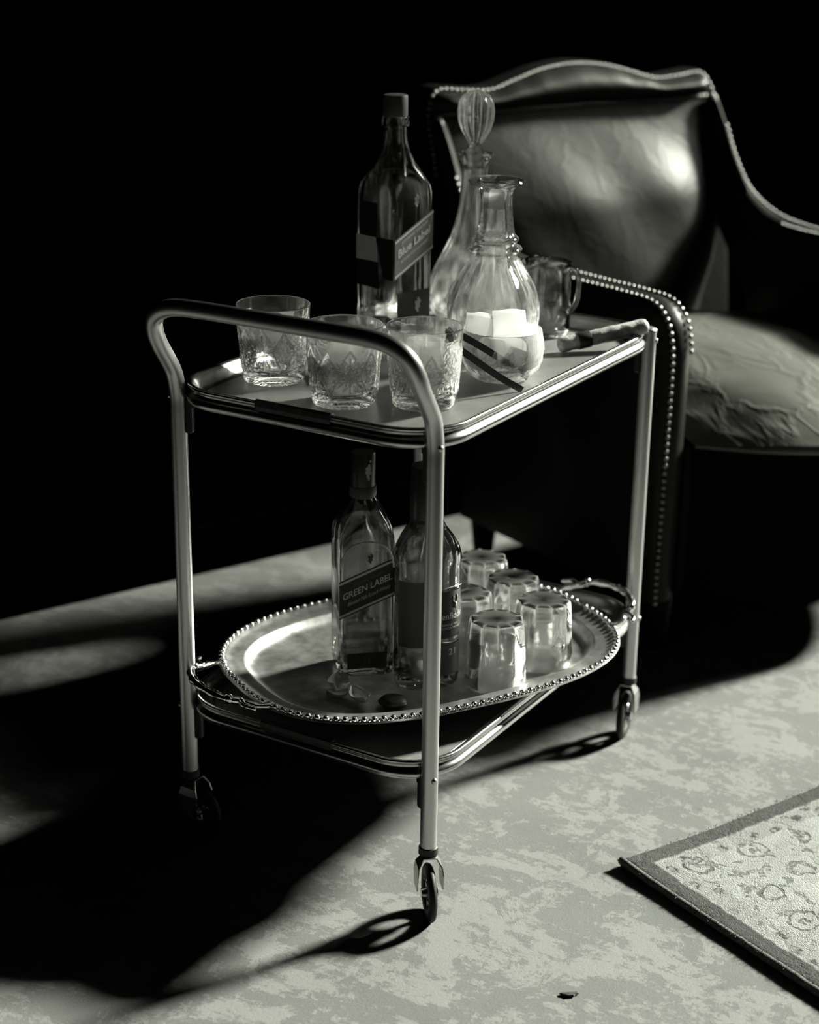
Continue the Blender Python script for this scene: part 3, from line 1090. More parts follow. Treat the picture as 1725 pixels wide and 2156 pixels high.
# cigar
cg0, cg1 = Vector((0.1534, -0.1122, ZT + 0.0115)), Vector((0.2500, -0.1960, 0.6305))
cg = thing('cigar', 'thick banded cigar resting on the far rim of the upper tray', 'cigar', cg0)
cv = cg1 - cg0
cq = cv.to_track_quat('Z', 'Y').to_matrix().to_4x4()
Lc = cv.length
cprof = [(0, 0.0), (.0085, .0), (.0100, .001)] + [(.0104 + .0004 * math.sin(t * 2.1), .004 + (Lc - .012) * t / 16) for t in range(17)] + [(.0095, Lc - .003), (.006, Lc - .0005), (0, Lc)]
smooth(obj('body', xform(lathe(cprof, 28, lambda r_, z, a, k: r_ * (1 + 0.03 * math.sin(a * 2 + z * 160))), cq), 'cigar', cg), True, 50)
smooth(obj('band', xform(lathe([(.0112, .026), (.0115, .027), (.0115, .043), (.0112, .044), (.0100, .044), (.0100, .026)], 28, close=True), cq), 'cigar_band', cg), True, 40)

# ------------------------------------------------------------------ bottles
def sq_r(a, hw, n):
    c, s = abs(math.cos(a)), abs(math.sin(a))
    return hw / (c ** n + s ** n) ** (1 / n)

def bottle_sq(prof, seg=64):
    """prof rows (half width, z, exponent); half width 0 = pole"""
    P = [(hw, z) for hw, z, n in prof]
    ex = [n for hw, z, n in prof]
    return lathe(P, seg, lambda r_, z, a, k: sq_r(a, r_, ex[k]))

def face_panel(pts2, hw, out=0.0006, thick=0.0004):
    """flat panel on the bottle's -Y face; pts2 are (x, z)"""
    y0 = -hw - out
    V = [Vector((x, y0, z)) for x, z in pts2] + [Vector((x, y0 + thick, z)) for x, z in pts2]
    n = len(pts2)
    Fc = [tuple(range(n)), tuple(reversed(range(n, 2 * n)))]
    for k in range(n):
        l = (k + 1) % n
        Fc.append((k, n + k, n + l, l))
    return V, Fc

def face_text(body, size, cx_, cz_, hw, slope=0.0, out=0.0010, bold=0.0, shear=0.0, width=None):
    V, Fc = text_mesh(body, size, bold, shear)
    if width and V:
        w0 = max(v.x for v in V) - min(v.x for v in V)
        V = [Vector((v.x * width / w0, v.y, 0)) for v in V]
    return [Vector((cx_ + v.x, -hw - out, cz_ + v.y + slope * v.x)) for v in V], Fc

def slant_band(parent, hw, zc_, h, slope, w, dark, stripe=True):
    def quad(z0, z1):
        return [(-w, zc_ + z0 - slope * w), (w, zc_ + z0 + slope * w), (w, zc_ + z1 + slope * w), (-w, zc_ + z1 - slope * w)]
    lab = obj('slanted_label', face_panel(quad(-h / 2, h / 2), hw), dark, parent)
    if stripe:
        for s in (-1, 1):
            e = s * (h / 2 - 0.0035)
            obj('label_stripe', face_panel(quad(e - 0.0015, e + 0.0015), hw, 0.0009), 'ink', lab)
    return lab

def blob_emblem(parent, hw, cx_, cz_, s, mat='ink'):
    """small vine-like crest"""
    ms = []
    for dx, dz, r_ in ((0, 0, 1), (.7, .9, .7), (-.7, .7, .6), (.3, 1.8, .6), (-.4, -1.2, .8), (.5, -.9, .6), (0, -2.2, .5)):
        pts = [(cx_ + s * (dx + r_ * math.cos(t * PI / 4)), cz_ + s * (dz + r_ * math.sin(t * PI / 4))) for t in range(8)]
        ms.append(face_panel(pts, hw, 0.0010))
    obj('crest', merge(*ms), mat, parent)

# blue-labelled bottle: corner turned to the viewer
hb = 0.0385
jb = thing('whisky_bottle', 'tall square whisky bottle with slanted label on the upper tray', 'bottle', (0.1447, 0.1430, ZT + 0.0008), math.radians(256 + 90))
outer = [(0, .004, 6), (.030, .003, 6), (.036, 0, 7), (.0382, .003, 8)] + [(hb, z, 9) for z in (.012, .06, .11, .16, .195)] + \
        [(.0382, .205, 7), (.0365, .214, 5), (.032, .225, 3.4), (.0262, .238, 2.5), (.0205, .252, 2.1), (.0170, .266, 2), (.0152, .280, 2), (.0150, .287, 2),
         (.0182, .288, 2), (.0185, .292, 2), (.0185, .299, 2), (.0180, .301, 2), (.0150, .302, 2), (.0120, .303, 2)]
inner = [(.0115, .300, 2), (.0120, .285, 2), (.0135, .268, 2), (.0172, .252, 2.1), (.023, .238, 2.5), (.0285, .225, 3.2), (.0325, .214, 4.4), (.0340, .204, 5)] + \
        [(.0342, z, 7) for z in (.19, .15, .10, .05, .022)] + [(.031, .015, 6), (0, .012, 6)]
smooth(obj('glass_body', bottle_sq(outer + inner), 'bottle', jb), True, 35)
smooth(obj('whisky', bottle_sq([(0, .0125, 6), (.0305, .0155, 6), (.0339, .0225, 7), (.0339, .05, 7), (.0339, .085, 7), (0, .0848, 7)], 48), 'whisky', jb), True, 35)
cap = [(0, .302), (.0165, .302), (.0168, .304), (.0168, .328), (.0160, .3305), (.0145, .331), (0, .331)]
smooth(obj('cap', lathe(cap, 36), 'cap', jb), True, 40)
jb.scale = (1, 1, 0.972)
lab = slant_band(jb, hb, 0.128, 0.056, 0.50, hb * 0.94, 'lab_mid')
obj('lettering', face_text('Blue Label', 0.016, -0.0005, 0.132, hb, 0.50, bold=0.00035, width=0.060), 'ink', lab)
obj('lettering', face_text('BLENDED SCOTCH WHISKY', 0.005, 0.001, 0.1195, hb, 0.50, width=0.052), 'ink', lab)
obj('lettering', face_text('JOHNNIE WALKER', 0.006, 0.001, 0.1455, hb, 0.50, width=0.050), 'ink', lab)
low = obj('lower_label', face_panel([(-.031, .014), (.031, .014), (.031, .062), (-.031, .062)], hb), 'lab_dark', jb)
blob_emblem(low, hb, 0.008, 0.042, 0.0042)
obj('lettering', face_text('BLENDED SCOTCH', 0.005, 0.004, 0.0215, hb, width=0.040), 'ink', low)
blob_emblem(jb, hb, 0.004, 0.190, 0.0034)
# the neighbouring face: label tail and back label
def left_face(mesh):
    return xform(mesh, Matrix.Rotation(-PI / 2, 4, 'Z'))
obj('label_tail', left_face(face_panel([(.0385, .082), (.0385, .139), (.004, .139), (.020, .082)], hb)), 'lab_dark', jb)
obj('back_label', left_face(face_panel([(-.028, .128), (.006, .128), (.006, .186), (-.028, .186)], hb)), 'lab_dark', jb)
obj('tax_strip', left_face(face_panel([(-.0345, .104), (.007, .104), (.004, .138), (-.0345, .138)], hb, 0.0009)), 'lab_pale', jb)
obj('back_label', left_face(face_panel([(-.034, .066), (.012, .066), (.008, .103), (-.034, .103)], hb)), 'lab_dark', jb)

# green-labelled bottle on the lower tier
ZS = 0.2125
hg = 0.0375
jg = thing('whisky_bottle', 'square whisky bottle with dark slanted label on the silver tray', 'bottle', (-0.1130, 0.0270, ZS), math.radians(222 + 90))
outer = [(0, .004, 6), (.029, .003, 6), (.035, 0, 7), (.0372, .003, 8)] + [(hg, z, 9) for z in (.012, .06, .11, .16, .180)] + \
        [(.0372, .190, 7), (.0352, .200, 5), (.0305, .211, 3.2), (.0245, .222, 2.4), (.0190, .232, 2), (.0160, .240, 2), (.0155, .246, 2), (.0120, .247, 2)]
inner = [(.0115, .246, 2), (.0125, .238, 2), (.0160, .231, 2), (.0215, .221, 2.4), (.027, .210, 3.2), (.0315, .199, 4.6), (.0332, .189, 6)] + [(.0334, z, 7) for z in (.175, .12, .06, .022)] + [(.030, .015, 6), (0, .012, 6)]
smooth(obj('glass_body', bottle_sq(outer + inner), 'bottle', jg), True, 35)
smooth(obj('whisky', bottle_sq([(0, .0125, 6), (.0295, .0155, 6), (.0331, .0225, 7), (.0331, .06, 7), (.0331, .148, 7), (0, .1478, 7)], 48), 'whisky', jg), True, 35)
smooth(obj('neck_ring', lathe([(.0166, .238), (.0174, .240), (.0174, .251), (.0166, .253), (.0130, .253), (.0130, .238)], 36, close=True), 'lab_mid', jg), True, 40)
capg = smooth(obj('cap', lathe([(0, .250), (.0158, .250), (.0160, .252), (.0160, .294), (.0150, .297), (0, .2975)], 36), 'foil', jg), True, 40)
ms = []
for dx, dz, r_ in ((-.3, 0, 1), (.7, .8, .8), (-.5, 1.2, .7), (.5, 2.0, .7), (0, -1.3, .8), (1.0, -.4, .6), (.4, -2.2, .6), (1.1, 3.6, .5)):
    ms.append([(0.0028 * (dx + r_ * math.cos(t * PI / 4)), .274 + .0040 * (dz + r_ * math.sin(t * PI / 4))) for t in range(8)])
rot = Matrix.Rotation(0.25, 4, 'Z')
obj('crest', merge(*[xform(([Vector((x, -.0163 + x * x * 20, z)) for x, z in p], [tuple(range(8))]), rot) for p in ms]), 'ink', capg)
lab = slant_band(jg, hg, 0.124, 0.052, 0.42, hg * 0.97, 'lab_dark')
obj('lettering', face_text('GREEN LABEL', 0.0125, 0.0, 0.1265, hg, 0.42, bold=0.0002, width=0.064), 'ink', lab)
obj('lettering', face_text('Blended Malt Scotch Whisky', 0.0075, 0.002, 0.1150, hg, 0.42, shear=0.3, width=0.056), 'ink', lab)
obj('lettering', face_text('JOHNNIE WALKER', 0.0055, 0.002, 0.1380, hg, 0.42, width=0.040), 'lab_mid', lab)
# arch embossed line and small age label
arch = [(-.034, .152), (-.033, .163), (-.0285, .174), (-.019, .183), (0, .188), (.019, .183), (.0285, .174), (.033, .163), (.034, .152)]
ap = catmull([Vector((x, -hg - .0004, z)) for x, z in arch], 4)
smooth(obj('arch_line', tube(ap, 0.0011, 8), 'lab_pale', jg))
blob_emblem(jg, hg, 0.004, 0.166, 0.0028, 'lab_mid')
age = obj('age_label', face_panel([(-.026, .012), (.026, .012), (.026, .034), (-.026, .034)], hg), 'lab_dark', jg)
obj('lettering', face_text('15', 0.010, 0.0, 0.023, hg, bold=0.0001), 'lab_mid', age)
obj('back_label', xform(face_panel([(-.030, .020), (.030, .020), (.030, .085), (-.030, .085)], hg), Matrix.Rotation(PI, 4, 'Z')), 'lab_dark', jg)

# three-sided bottle
gb = thing('whisky_bottle', 'dark three-sided whisky bottle standing behind the front trolley leg', 'bottle', (-0.1040, -0.0630, ZS), math.radians(228 + 90))
def tri_r(a, r_, w):
    return r_ * (1 + w * math.cos(3 * (a + PI / 2)) * -1)
def bottle_tri(prof, seg=72):
    P = [(q[0], q[1]) for q in prof]
    W_ = [q[2] for q in prof]
    return lathe(P, seg, lambda r_, z, a, k: tri_r(a, r_, W_[k]))
outer = [(0, .005, .08), (.032, .003, .08), (.038, 0, .09), (.0405, .003, .09)] + [(.0415, z, .09) for z in (.012, .06, .11, .15, .165)] + \
        [(.0425, .172, .09), (.0425, .178, .08), (.0405, .188, .07), (.034, .200, .05), (.026, .211, .02), (.0212, .220, 0), (.0200, .226, 0), (.0150, .2265, 0)]
inner = [(.0140, .224, 0), (.0165, .218, 0), (.022, .209, .02), (.0295, .198, .05), (.0355, .186, .07), (.0372, .176, .08), (.0365, .165, .09), (.0365, .12, .09), (.0365, .06, .09), (.0365, .022, .09), (.033, .016, .08), (0, .013, .08)]
smooth(obj('glass_body', bottle_tri(outer + inner), 'bottle', gb), True, 40)
smooth(obj('whisky', bottle_tri([(0, .0135, .08), (.0325, .0165, .08), (.0362, .0225, .09), (.0362, .06, .09), (.0362, .150, .09), (0, .1498, .09)]), 'whisky', gb), True, 40)
smooth(obj('neck_foil', lathe([(0, .2255), (.0212, .2255), (.0214, .228), (.0212, .262), (.0208, .264), (.0204, .290), (.0196, .2925), (0, .293)], 36), 'foil', gb), True, 40)
def wrap_label(a0, a1, z0, z1, w=.09, r_=.0419, n=16, m=1):
    V, Fc = [], []
    for j in range(m + 1):
        for i in range(n + 1):
            a = a0 + (a1 - a0) * i / n
            rr = tri_r(a, r_, w)
            V.append(Vector((rr * math.cos(a), rr * math.sin(a), z0 + (z1 - z0) * j / m)))
    k = n + 1
    for j in range(m):
        for i in range(n):
            Fc.append((j * k + i, j * k + i + 1, (j + 1) * k + i + 1, (j + 1) * k + i))
    return V, Fc
def wrap_pts(V, a_c, r_=.0424, w=.09):
    out = []
    for v in V:
        a = a_c + v.x / .041
        rr = tri_r(a, r_, w)
        out.append(Vector((rr * math.cos(a), rr * math.sin(a), v.y)))
    return out
AC = -PI / 2 + 0.62
lab = obj('front_label', wrap_label(AC - .62, AC + .62, .070, .134), 'lab_dark', gb)
lines = []
for z_, w_ in ((.070, .0), (.134, .0)):
    pth = wrap_pts([Vector((x * .0255, z_ + (0.006 if z_ > .1 else -0.006) * (1 - (x) ** 2), 0)) for x in [t / 8 - 1 for t in range(17)]], AC)
    smooth(obj('label_line', tube(pth, 0.0005, 6), 'ink', lab))
tv, tf_ = text_mesh('Glenfiddich', 0.0125, 0.0001)
w0 = max(v.x for v in tv) - min(v.x for v in tv)
obj('lettering', (wrap_pts([Vector((v.x * .048 / w0, v.y + .100, 0)) for v in tv], AC), tf_), 'ink', lab)
tv, tf_ = text_mesh('SINGLE MALT\nSCOTCH WHISKY', 0.0046)
obj('lettering', (wrap_pts([Vector((v.x, v.y + .086, 0)) for v in tv], AC), tf_), 'ink', lab)
# stag crest: head and two antlers
cr_ = merge(tube(wrap_pts([Vector((0, .110, 0)), Vector((0, .114, 0)), Vector((0, .118, 0))], AC + .12), 0.0016, 8),
            tube(wrap_pts([Vector((.001, .118, 0)), Vector((.004, .122, 0)), Vector((.003, .127, 0))], AC + .12), 0.0006, 6),
            tube(wrap_pts([Vector((-.001, .118, 0)), Vector((-.004, .122, 0)), Vector((-.003, .127, 0))], AC + .12), 0.0006, 6))
smooth(obj('crest', cr_, 'ink', lab))
lab2 = obj('age_label', wrap_label(AC - .55, AC + .60, .018, .062), 'lab_mid', gb)
tv, tf_ = text_mesh('21', 0.013, 0.0002)
obj('lettering', (wrap_pts([Vector((v.x, v.y + .050, 0)) for v in tv], AC + .05), tf_), 'ink', lab2)
obj('back_label', wrap_label(-PI / 2 - 1.15, -PI / 2 - 0.15, .060, .150), 'lab_mid', gb)

# ------------------------------------------------------------------ silver tray
SA = math.atan2(-0.481, 0.876)
SC = Vector((-0.038, -0.020, 0.2045))
stray = thing('serving_tray', 'oval silver serving tray with beaded rim and loop handles', 'serving tray', SC, SA)
def super_outline(a, b, n, m):
    pts, nr = [], []
    for k in range(m):
        t = 2 * PI * k / m
        c, s = math.cos(t), math.sin(t)
        r_ = 1 / (abs(c / a) ** n + abs(s / b) ** n) ** (1 / n)
        pts.append(Vector((r_ * c, r_ * s, 0)))
    for k in range(m):
        d = pts[(k + 1) % m] - pts[k - 1]
        nr.append(Vector((d.y, -d.x, 0)).normalized())
    return pts, nr
TA, TB = 0.272, 0.196
pts, nr = super_outline(TA, TB, 2.6, 160)
prof = [(-.062, .0035), (-.050, .0040), (-.043, .006), (-.037, .011), (-.034, .0155), (-.031, .0165), (-.020, .0175), (-.012, .0195), (-.009, .0215), (-.004, .0225), (0, .0215), (.0012, .0195), (0, .0178), (-.012, .0160), (-.030, .0135), (-.038, .006), (-.046, .0008), (-.060, .0)]
tb = obj('pan', sweep_outline(pts, nr, prof), 'silver', stray)
smooth(tb, True, 40)
# beads round the rim: pearls with a leaf-like lobe between
bead_me = bpy.data.meshes.new('bead')
bm = bmesh.new()
bmesh.ops.create_icosphere(bm, subdivisions=2, radius=0.0039)
for f_ in bm.faces:
    f_.smooth = True
bm.to_mesh(bead_me)
bm.free()
bead_me.materials.append(M['bead'])
lobe_me = bpy.data.meshes.new('lobe')
bm = bmesh.new()
bmesh.ops.create_icosphere(bm, subdivisions=1, radius=0.0026)
for f_ in bm.faces:
    f_.smooth = True
bm.to_mesh(lobe_me)
bm.free()
lobe_me.materials.append(M['bead'])
fine, fn = super_outline(TA, TB, 2.6, 1600)
per = [0.0]
for k in range(1600):
    per.append(per[-1] + (fine[(k + 1) % 1600] - fine[k]).length)
NB = 128
j = 0
for k in range(NB * 2):
    s = per[-1] * k / (NB * 2)
    while per[j + 1] < s:
        j += 1
    p = fine[j % 1600] + fn[j % 1600] * (-0.0035 if k % 2 == 0 else -0.0018) + Vector((0, 0, .0228 if k % 2 == 0 else .0218))
    o = bpy.data.objects.new('bead' if k % 2 == 0 else 'rim_pearl', bead_me if k % 2 == 0 else lobe_me)
    COL.objects.link(o)
    o.parent = tb
    o.location = p
# loop handles
for s in (-1, 1):
    def hp_(x, y, z):
        return Vector((s * x, s * y if s < 0 else y, z))
    loop = catmull([Vector((s * (TA - .016), -.072, .021)), Vector((s * (TA + .006), -.070, .024)), Vector((s * (TA + .022), -.058, .029)), Vector((s * (TA + .042), -.048, .034)), Vector((s * (TA + .054), -.020, .037)),
                    Vector((s * (TA + .056), .0, .0375)), Vector((s * (TA + .054), .020, .037)), Vector((s * (TA + .042), .048, .034)), Vector((s * (TA + .022), .058, .029)), Vector((s * (TA + .006), .070, .024)), Vector((s * (TA - .016), .072, .021))], 6)
    hnd = smooth(obj('handle', tube(loop, lambda q: 0.0036 + 0.0016 * math.sin(PI * q) + 0.0008 * math.sin(q * 60), 12), 'bead', stray))
    for t in (-1, 1):
        kn = lathe([(0, -.007), (.0045, -.005), (.006, 0), (.0045, .005), (0, .007)], 14)
        smooth(obj('knob', move(kn, (s * (TA + .036), t * .053, .033)), 'bead', hnd))
        lf = catmull([Vector((s * (TA + .022), t * .058, .029)), Vector((s * (TA + .024), t * .074, .030)), Vector((s * (TA + .014), t * .086, .028))], 5)
        smooth(obj('scroll', tube(lf, lambda q: 0.0034 * (1 - 0.5 * q) + 0.0012, 10), 'bead', hnd))

# ------------------------------------------------------------------ upturned faceted glasses
def facet_glass():
    NF = 10
    prof = [(0, .088), (.022, .0885), (.0325, .0880), (.0352, .0865), (.0362, .0835), (.0368, .078), (.0385, .050), (.0402, .022), (.0410, .014), (.0412, .006), (.0412, .0006), (.0404, 0), (.0394, .0006),
            (.0388, .014), (.0372, .030), (.0345, .060), (.0325, .066), (.026, .0695), (0, .071)]
    def rf(r_, z, a, k):
        if 2 <= k <= 7:
            q = (a * NF / (2 * PI)) % 1 - .5
            poly = math.cos(PI / NF) / math.cos(q * 2 * PI / NF)
            e = {2: 0.9, 3: 1.0, 4: 1.0, 5: 1.0, 6: 0.9, 7: 0.5}[k]
            return r_ * (1 + (poly - 1) * e * 1.5), 0.8 * (abs(q) * 2) ** 6 * e + (0.4 if k in (3, 4) else 0.0)
        if k == 1:
            return r_, 0.22  # whitening here and on the rings above stands for bright glints, not cuts
        return r_
    return lathe(prof, 80, rf)
fg = None
gl_pos = [((0.128, -0.018), 'upturned faceted glass furthest back on the silver tray'),
          ((0.085, -0.090), 'upturned faceted glass in the middle of the group, left of the tray handle'),
          ((0.038, -0.162), 'upturned faceted glass nearest the right-hand tray handle'),
          ((-0.053, -0.141), 'upturned faceted glass at the front beside the trolley leg'),
          ((0.002, -0.062), 'upturned faceted glass half hidden behind the three-sided bottle')]
for k, ((x, y), lab_) in enumerate(gl_pos):
    if fg is None:
        o = smooth(cut_attr(obj('faceted_glass', facet_glass(), 'facet')), True, 12)
        fg = o.data
    else:
        o = obj('faceted_glass', fg)
    o.location = (x, y, SC.z + 0.0045)
    o.rotation_euler = (0, 0, 0.4 * k)
    tag(o, lab_, 'glass', 'upturned glasses on the silver tray')

# petals and a dark lump
def petal(sx, sy, curl, seed):
    V, Fc = [], []
    n = 12
    for j in range(n + 1):
        t = j / n
        w = sy * math.sin(PI * min(1, t * 0.93 + 0.05)) ** 0.7
        for i in range(n + 1):
            q = i / n * 2 - 1
            z = curl * (q * q * 0.9 + 0.5 * (t - .5) ** 2 * 4) + 0.0012 * math.sin(q * 6 + seed) * t
            V.append(Vector((sx * (t - .5), w * q, z + 0.001)))
    m = n + 1
    for j in range(n):
        for i in range(n):
            a = j * m + i
            Fc.append((a, a + 1, a + m + 1, a + m))
    return V, Fc
zt_ = SC.z + 0.0045
for (x, y), sz, rz, lab_ in (((-0.186, 0.016), (.040, .015, .012), 0.5, 'pale curled petal nearest the square bottle on the silver tray'),
                             ((-0.202, -0.026), (.036, .013, .010), 1.1, 'pale curled petal beside the dark round lump'),
                             ((-0.205, 0.004), (.030, .010, .006), 2.3, 'small flat pale petal lying between two others')):
    o = smooth(obj('petal', petal(*sz, x * 50), 'petal', loc=(x, y, zt_)))
    sm = o.modifiers.new('thickness', 'SOLIDIFY')
    sm.thickness = 0.0007
    o.rotation_euler = (0, 0, rz)
    tag(o, lab_, 'petal', 'petals on the silver tray')
o = smooth(obj('dark_lump', xform(lathe([(0, 0), (.012, .001), (.0185, .006), (.0195, .010), (.016, .0155), (.008, .018), (0, .0185)], 28,
           lambda r_, z, a, k: r_ * (1 + .05 * math.sin(2 * a + 1) + .03 * math.sin(5 * a))), Matrix.Diagonal((0.85, 1.0, 0.7, 1))), 'lump', loc=(-0.190, -0.069, zt_)))
o.rotation_euler = (0, 0, 0.6)
tag(o, 'small dark round lump lying on the silver tray', 'lump')

# ------------------------------------------------------------------ armchair
# chair space: x along RX from the chair's middle, y backwards, z up; front posts at y = 0
CW = 0.342
ch = thing('armchair', 'dark leather armchair with camel back and nailhead trim', 'armchair', room(CW, 0.0), ROOM_ANG)

def back_y(z):
    return 0.52 + (z - 0.42) * 0.302

half_top = [(0.345, 0.600), (0.352, 0.680), (0.350, 0.745), (0.350, 0.800), (0.340, 0.832), (0.318, 0.849), (0.270, 0.846), (0.205, 0.843), (0.140, 0.858), (0.080, 0.872), (0.0, 0.879)]
outl = half_top + [(-x, z) for x, z in reversed(half_top[:-1])]
top_curve = [(p.x, p.y) for p in catmull([Vector((x, z, 0)) for x, z in outl], 5)]
# back frame: outline closed at the seat
bpts = top_curve + [(-0.330, 0.50), (-0.30, 0.34), (0.30, 0.34), (0.330, 0.50)]
def extrude_back(pts2, y_front, thick, inset=0.012):
    n = len(pts2)
    cxm = sum(p[0] for p in pts2) / n
    czm = sum(p[1] for p in pts2) / n
    V, Fc = [], []
    rings = [(inset, 0.0), (inset * .3, inset * .3), (0, inset), (0, thick - inset), (inset * .3, thick - inset * .3), (inset, thick)]
    for ins, dy in rings:
        for x, z in pts2:
            d = Vector((x - cxm, z - czm))
            l = max(d.length, 1e-5)
            q = 1 - ins / l
            zz = czm + d.y * q
            tp = 0.30 + 0.55 * min(1.0, max(0.0, (zz - 0.46) / 0.34))  # lower back thinned out of view so sun slips past along the wall
            V.append(Vector((cxm + d.x * q, back_y(zz) + y_front + dy * tp, zz)))
    for k in range(len(rings) - 1):
        for i in range(n):
            j_ = (i + 1) % n
            Fc.append((k * n + i, k * n + j_, (k + 1) * n + j_, (k + 1) * n + i))
    Fc.append(tuple(reversed(range(n))))
    Fc.append(tuple((len(rings) - 1) * n + i for i in range(n)))
    return V, Fc
back = smooth(obj('backrest', extrude_back(bpts, 0.0, 0.055), 'leather_shaded', ch), True, 60)
# padded roll of the crest between the two nail rows
def pad(fn, nx, nz, mat, name, parent):
    V = [fn(i / nx, k / nz) for k in range(nz + 1) for i in range(nx + 1)]
    w = nx + 1
    Fc = [(k * w + i, k * w + i + 1, (k + 1) * w + i + 1, (k + 1) * w + i) for k in range(nz) for i in range(nx)]
    return smooth(obj(name, (V, Fc), mat, parent))
def top_z(x):
    x = abs(x)
    pts = [(0, .879), (.08, .872), (.14, .858), (.205, .843), (.27, .846), (.318, .849), (.345, .835)]
    for (a, b), (c, d) in zip(pts, pts[1:]):
        if x <= c:
            t = (x - a) / (c - a)
            t = t * t * (3 - 2 * t)
            return b + (d - b) * t
    return pts[-1][1]
def crest(s, t):
    x = -0.335 + 0.67 * s
    z0, z1 = 0.806, top_z(x) - 0.008
    z = z0 + (z1 - z0) * t
    bul = 0.026 * math.sin(PI * t) ** 0.7 * min(1, (1 - abs(2 * s - 1)) * 12)
    return Vector((x, back_y(z) - 0.002 - bul, z))
pad(crest, 60, 12, 'leather', 'crest_pad', back)
def panel_half(z):
    pts = [(.36, .20), (.44, .245), (.50, .285), (.57, .313), (.62, .315), (.72, .315), (.80, .312)]
    for (a, b), (c, d) in zip(pts, pts[1:]):
        if z <= c:
            t = (z - a) / (c - a)
            return b + (d - b) * t
    return pts[-1][1]
def panel(s, t):
    z = 0.37 + (0.800 - 0.37) * t
    x = (2 * s - 1) * panel_half(z)
    e = max(0.0, 1 - abs(2 * s - 1) ** 3.4)
    q = min(1.0, (1 - t) / 0.42)
    q2 = max(0.0, (0.25 - t) / 0.25)
    f_ = q * q * (3 - 2 * q) * (1 - 0.6 * q2 * q2)
    fold = 0.004 * math.sin((x * 26 + z * 20)) * e * f_ * (0.4 + 0.6 * t)
    return Vector((x, back_y(z) - 0.003 - 0.055 * e * f_ + fold, z))
pad(panel, 56, 44, 'leather', 'back_panel', back)

# arms: swept side panel, padded top and front post
arm_prof = [(0.0, 0.095), (-0.004, 0.30), (-0.006, 0.48), (-0.002, 0.530), (0.012, 0.562), (0.045, 0.582), (0.11, 0.584), (0.22, 0.582), (0.33, 0.582), (0.40, 0.588), (0.455, 0.602), (0.512, 0.634), (0.556, 0.688), (0.590, 0.750), (0.622, 0.800)]
arm_curve = [(p.x, p.y) for p in catmull([Vector((y, z, 0)) for y, z in arm_prof], 5)]
def arm(sgn):
    xout = 0.347
    def xin_(z):
        q = min(1.0, max(0.0, (z - 0.57) / 0.09))
        return 0.290 + 0.028 * q * q * (3 - 2 * q)
    rear = [(0.628, 0.790), (0.588, 0.640), (0.550, 0.560), (0.505, 0.50), (0.460, 0.44), (0.450, 0.34), (0.480, 0.22), (0.510, 0.150), (0.520, 0.095)]  # unseen back edge, notch invented so sunlight gets through to the floor
    pts2 = arm_curve + rear
    n = len(pts2)
    V, Fc = [], []
    cy_, cz_ = 0.27, 0.36
    rows = [(0.0, .010), (0.15, 0), (0.5, -.006), (0.85, 0), (1.0, .010)]
    for x, ins in rows:
        for k, (y, z) in enumerate(pts2):
            a = pts2[k - 1] if k else pts2[0]
            b = pts2[(k + 1) % n] if k < n - 1 else pts2[-1]
            t = Vector((b[0] - a[0], b[1] - a[1]))
            nn = Vector((t.y, -t.x)).normalized() if t.length > 1e-6 else Vector((0, 0))
            xi = xin_(z)
            V.append(Vector((sgn * (xi + (xout - xi) * x), y + nn.x * ins, z + nn.y * ins)))
    for r_ in range(len(rows) - 1):
        for i in range(n):
            j_ = (i + 1) % n
            Fc.append((r_ * n + i, (r_ + 1) * n + i, (r_ + 1) * n + j_, r_ * n + j_))
    Fc.append(tuple(range(n)))
    Fc.append(tuple((len(rows) - 1) * n + i for i in reversed(range(n))))
    return smooth(obj('arm', (V, Fc), 'leather', ch), True, 50)
arms = [arm(-1), arm(1)]

# seat: bow front
def bow(x):
    return -0.185 * max(0.0, 1 - (abs(x) / 0.285) ** 2.2) - 0.004
def cushion(s, t):
    x = (2 * s - 1) * 0.280
    yf, yb = bow(x), 0.50
    # t runs from the bottom of the front edge over the top to the back
    arc = [(0.0, 0.352, 0.004), (0.04, 0.355, -0.003), (0.08, 0.361, -0.001), (0.16, 0.374, 0.024), (0.28, 0.396, 0.075), (0.42, 0.418, 0.14), (0.6, 0.438, 0.24), (0.8, 0.436, 0.37), (1.0, 0.405, 0.50)]
    for (a, z0, y0), (c, z1, y1) in zip(arc, arc[1:]):
        if t <= c + 1e-9:
            q = (t - a) / (c - a)
            z = z0 + (z1 - z0) * q
            yy = y0 + (y1 - y0) * q
            break
    dome = (1 - abs(2 * s - 1) ** 2.6)
    z += 0.022 * dome * min(1, t * 3) - 0.022 * (1 - dome) * min(1, t * 3)
    z += 0.0035 * noise.noise(Vector((x * 16, yy * 7, 2.0))) * min(1, t * 6)
    return Vector((x, min(yb, yf + yy * (yb - yf) / 0.5), z))
pad(cushion, 60, 50, 'leather_seat', 'seat', ch)
def rail(s, t):
    x = (2 * s - 1) * 0.290
    return Vector((x, bow(x) * 0.96 + 0.022 + 0.006 * math.sin(PI * t), 0.100 + 0.246 * t))
pad(rail, 40, 10, 'leather_shaded', 'seat_rail', ch)
obj('seat_base', box(0.566, 0.52, 0.25, (0, 0.262, 0.225), 0.004), 'feet', ch)
for sx, y_ in ((-1, 0.03), (1, 0.03), (-1, 0.50), (1, 0.50)):
    ft = lathe([(0, .0), (.016, .0), (.018, .012), (.022, .05), (.026, .098), (0, .098)], 16)
    smooth(obj('foot', move(ft, (sx * 0.300, y_, 0)), 'feet', ch), True, 40)

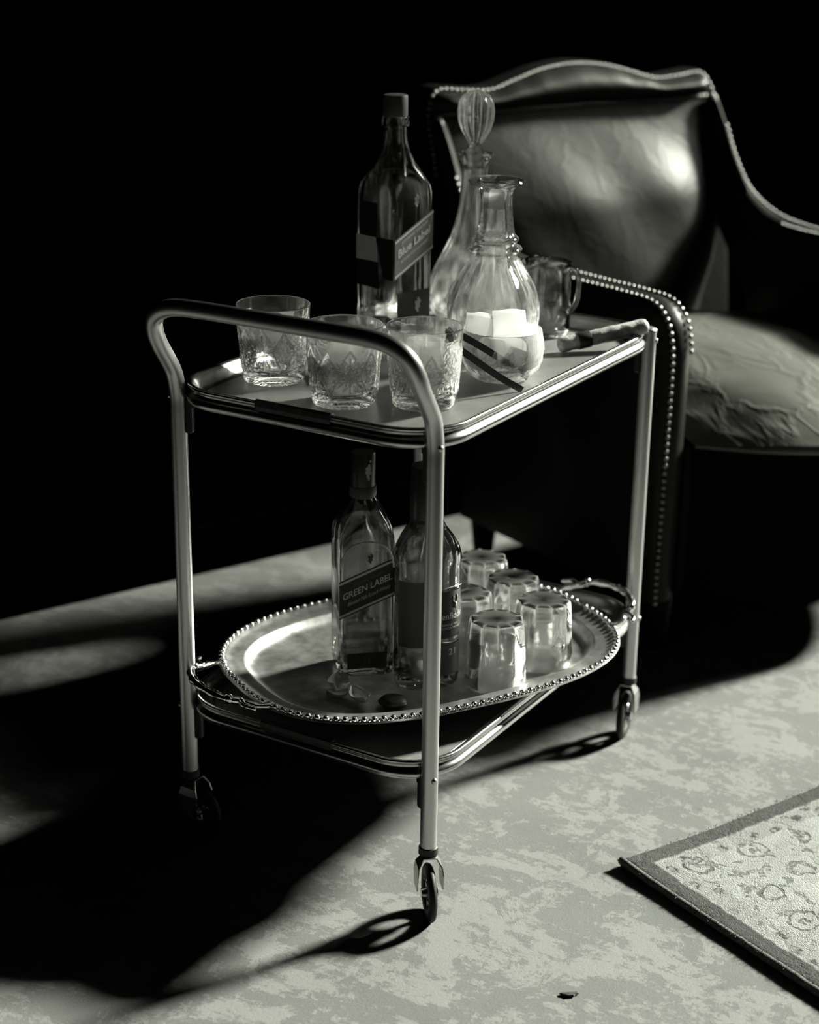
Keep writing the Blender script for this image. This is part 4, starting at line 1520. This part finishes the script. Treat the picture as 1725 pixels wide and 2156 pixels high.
# nailheads
nail_me = bpy.data.meshes.new('nailhead')
nv, nf = lathe([(.0044, 0), (.0040, .0014), (.0026, .0026), (0, .0031)], 10)
nail_me.from_pydata([tuple(v) for v in nv], [], nf)
for p in nail_me.polygons:
    p.use_smooth = True
nail_me.materials.append(M['nail'])
NAILS = 0
def nails(path, nrm, parent, pitch=0.0115):
    global NAILS
    P = [Vector(p) for p in path]
    acc, nxt = 0.0, 0.0
    for a, b in zip(P, P[1:]):
        l = (b - a).length
        while nxt <= acc + l:
            p = a + (b - a) * ((nxt - acc) / l)
            n = nrm(p) if callable(nrm) else Vector(nrm)
            o = bpy.data.objects.new('nailhead', nail_me)
            COL.objects.link(o)
            o.parent = parent
            o.location = p
            o.rotation_euler = n.to_track_quat('Z', 'Y').to_euler()
            NAILS += 1
            nxt += pitch
        acc += l
bn = Vector((0, -1, 0.30)).normalized()
# outer row follows the crest and shoulders
row = [(x * 0.985, z - 0.006) for x, z in top_curve if z > 0.70]
nails([Vector((x, back_y(z) - 0.001, z)) for x, z in row], bn, back)
# straight row under the crest
nails([Vector((-0.33 + 0.66 * t / 20, back_y(0.803) - 0.004, 0.803 - 0.004 * (t / 20))) for t in range(21)], bn, back, 0.0105)
# arm rows: outer edges of both arms
def arm_nails(sgn, x, i0, i1, parent, pitch):
    pth, prev = [], None
    pts = arm_curve[i0:i1]
    P3 = []
    for k, (y, z) in enumerate(pts):
        a = pts[max(0, k - 1)]
        b = pts[min(len(pts) - 1, k + 1)]
        t = Vector((b[0] - a[0], b[1] - a[1])).normalized()
        P3.append((Vector((sgn * x, y - t.y * 0.0035, z + t.x * 0.0035)), Vector((0, -t.y, t.x))))
    path = [p for p, n in P3]
    def nrm(p):
        best = min(P3, key=lambda q: (q[0] - p).length)
        return best[1]
    nails(path, nrm, parent, pitch)
arm_nails(-1, 0.298, 12, 45, arms[0], 0.0118)
arm_nails(-1, 0.337, 0, 62, arms[0], 0.0118)
arm_nails(1, 0.337, 30, 66, arms[1], 0.0118)
arm_nails(1, 0.298, 30, 45, arms[1], 0.0118)
print('nails', NAILS)
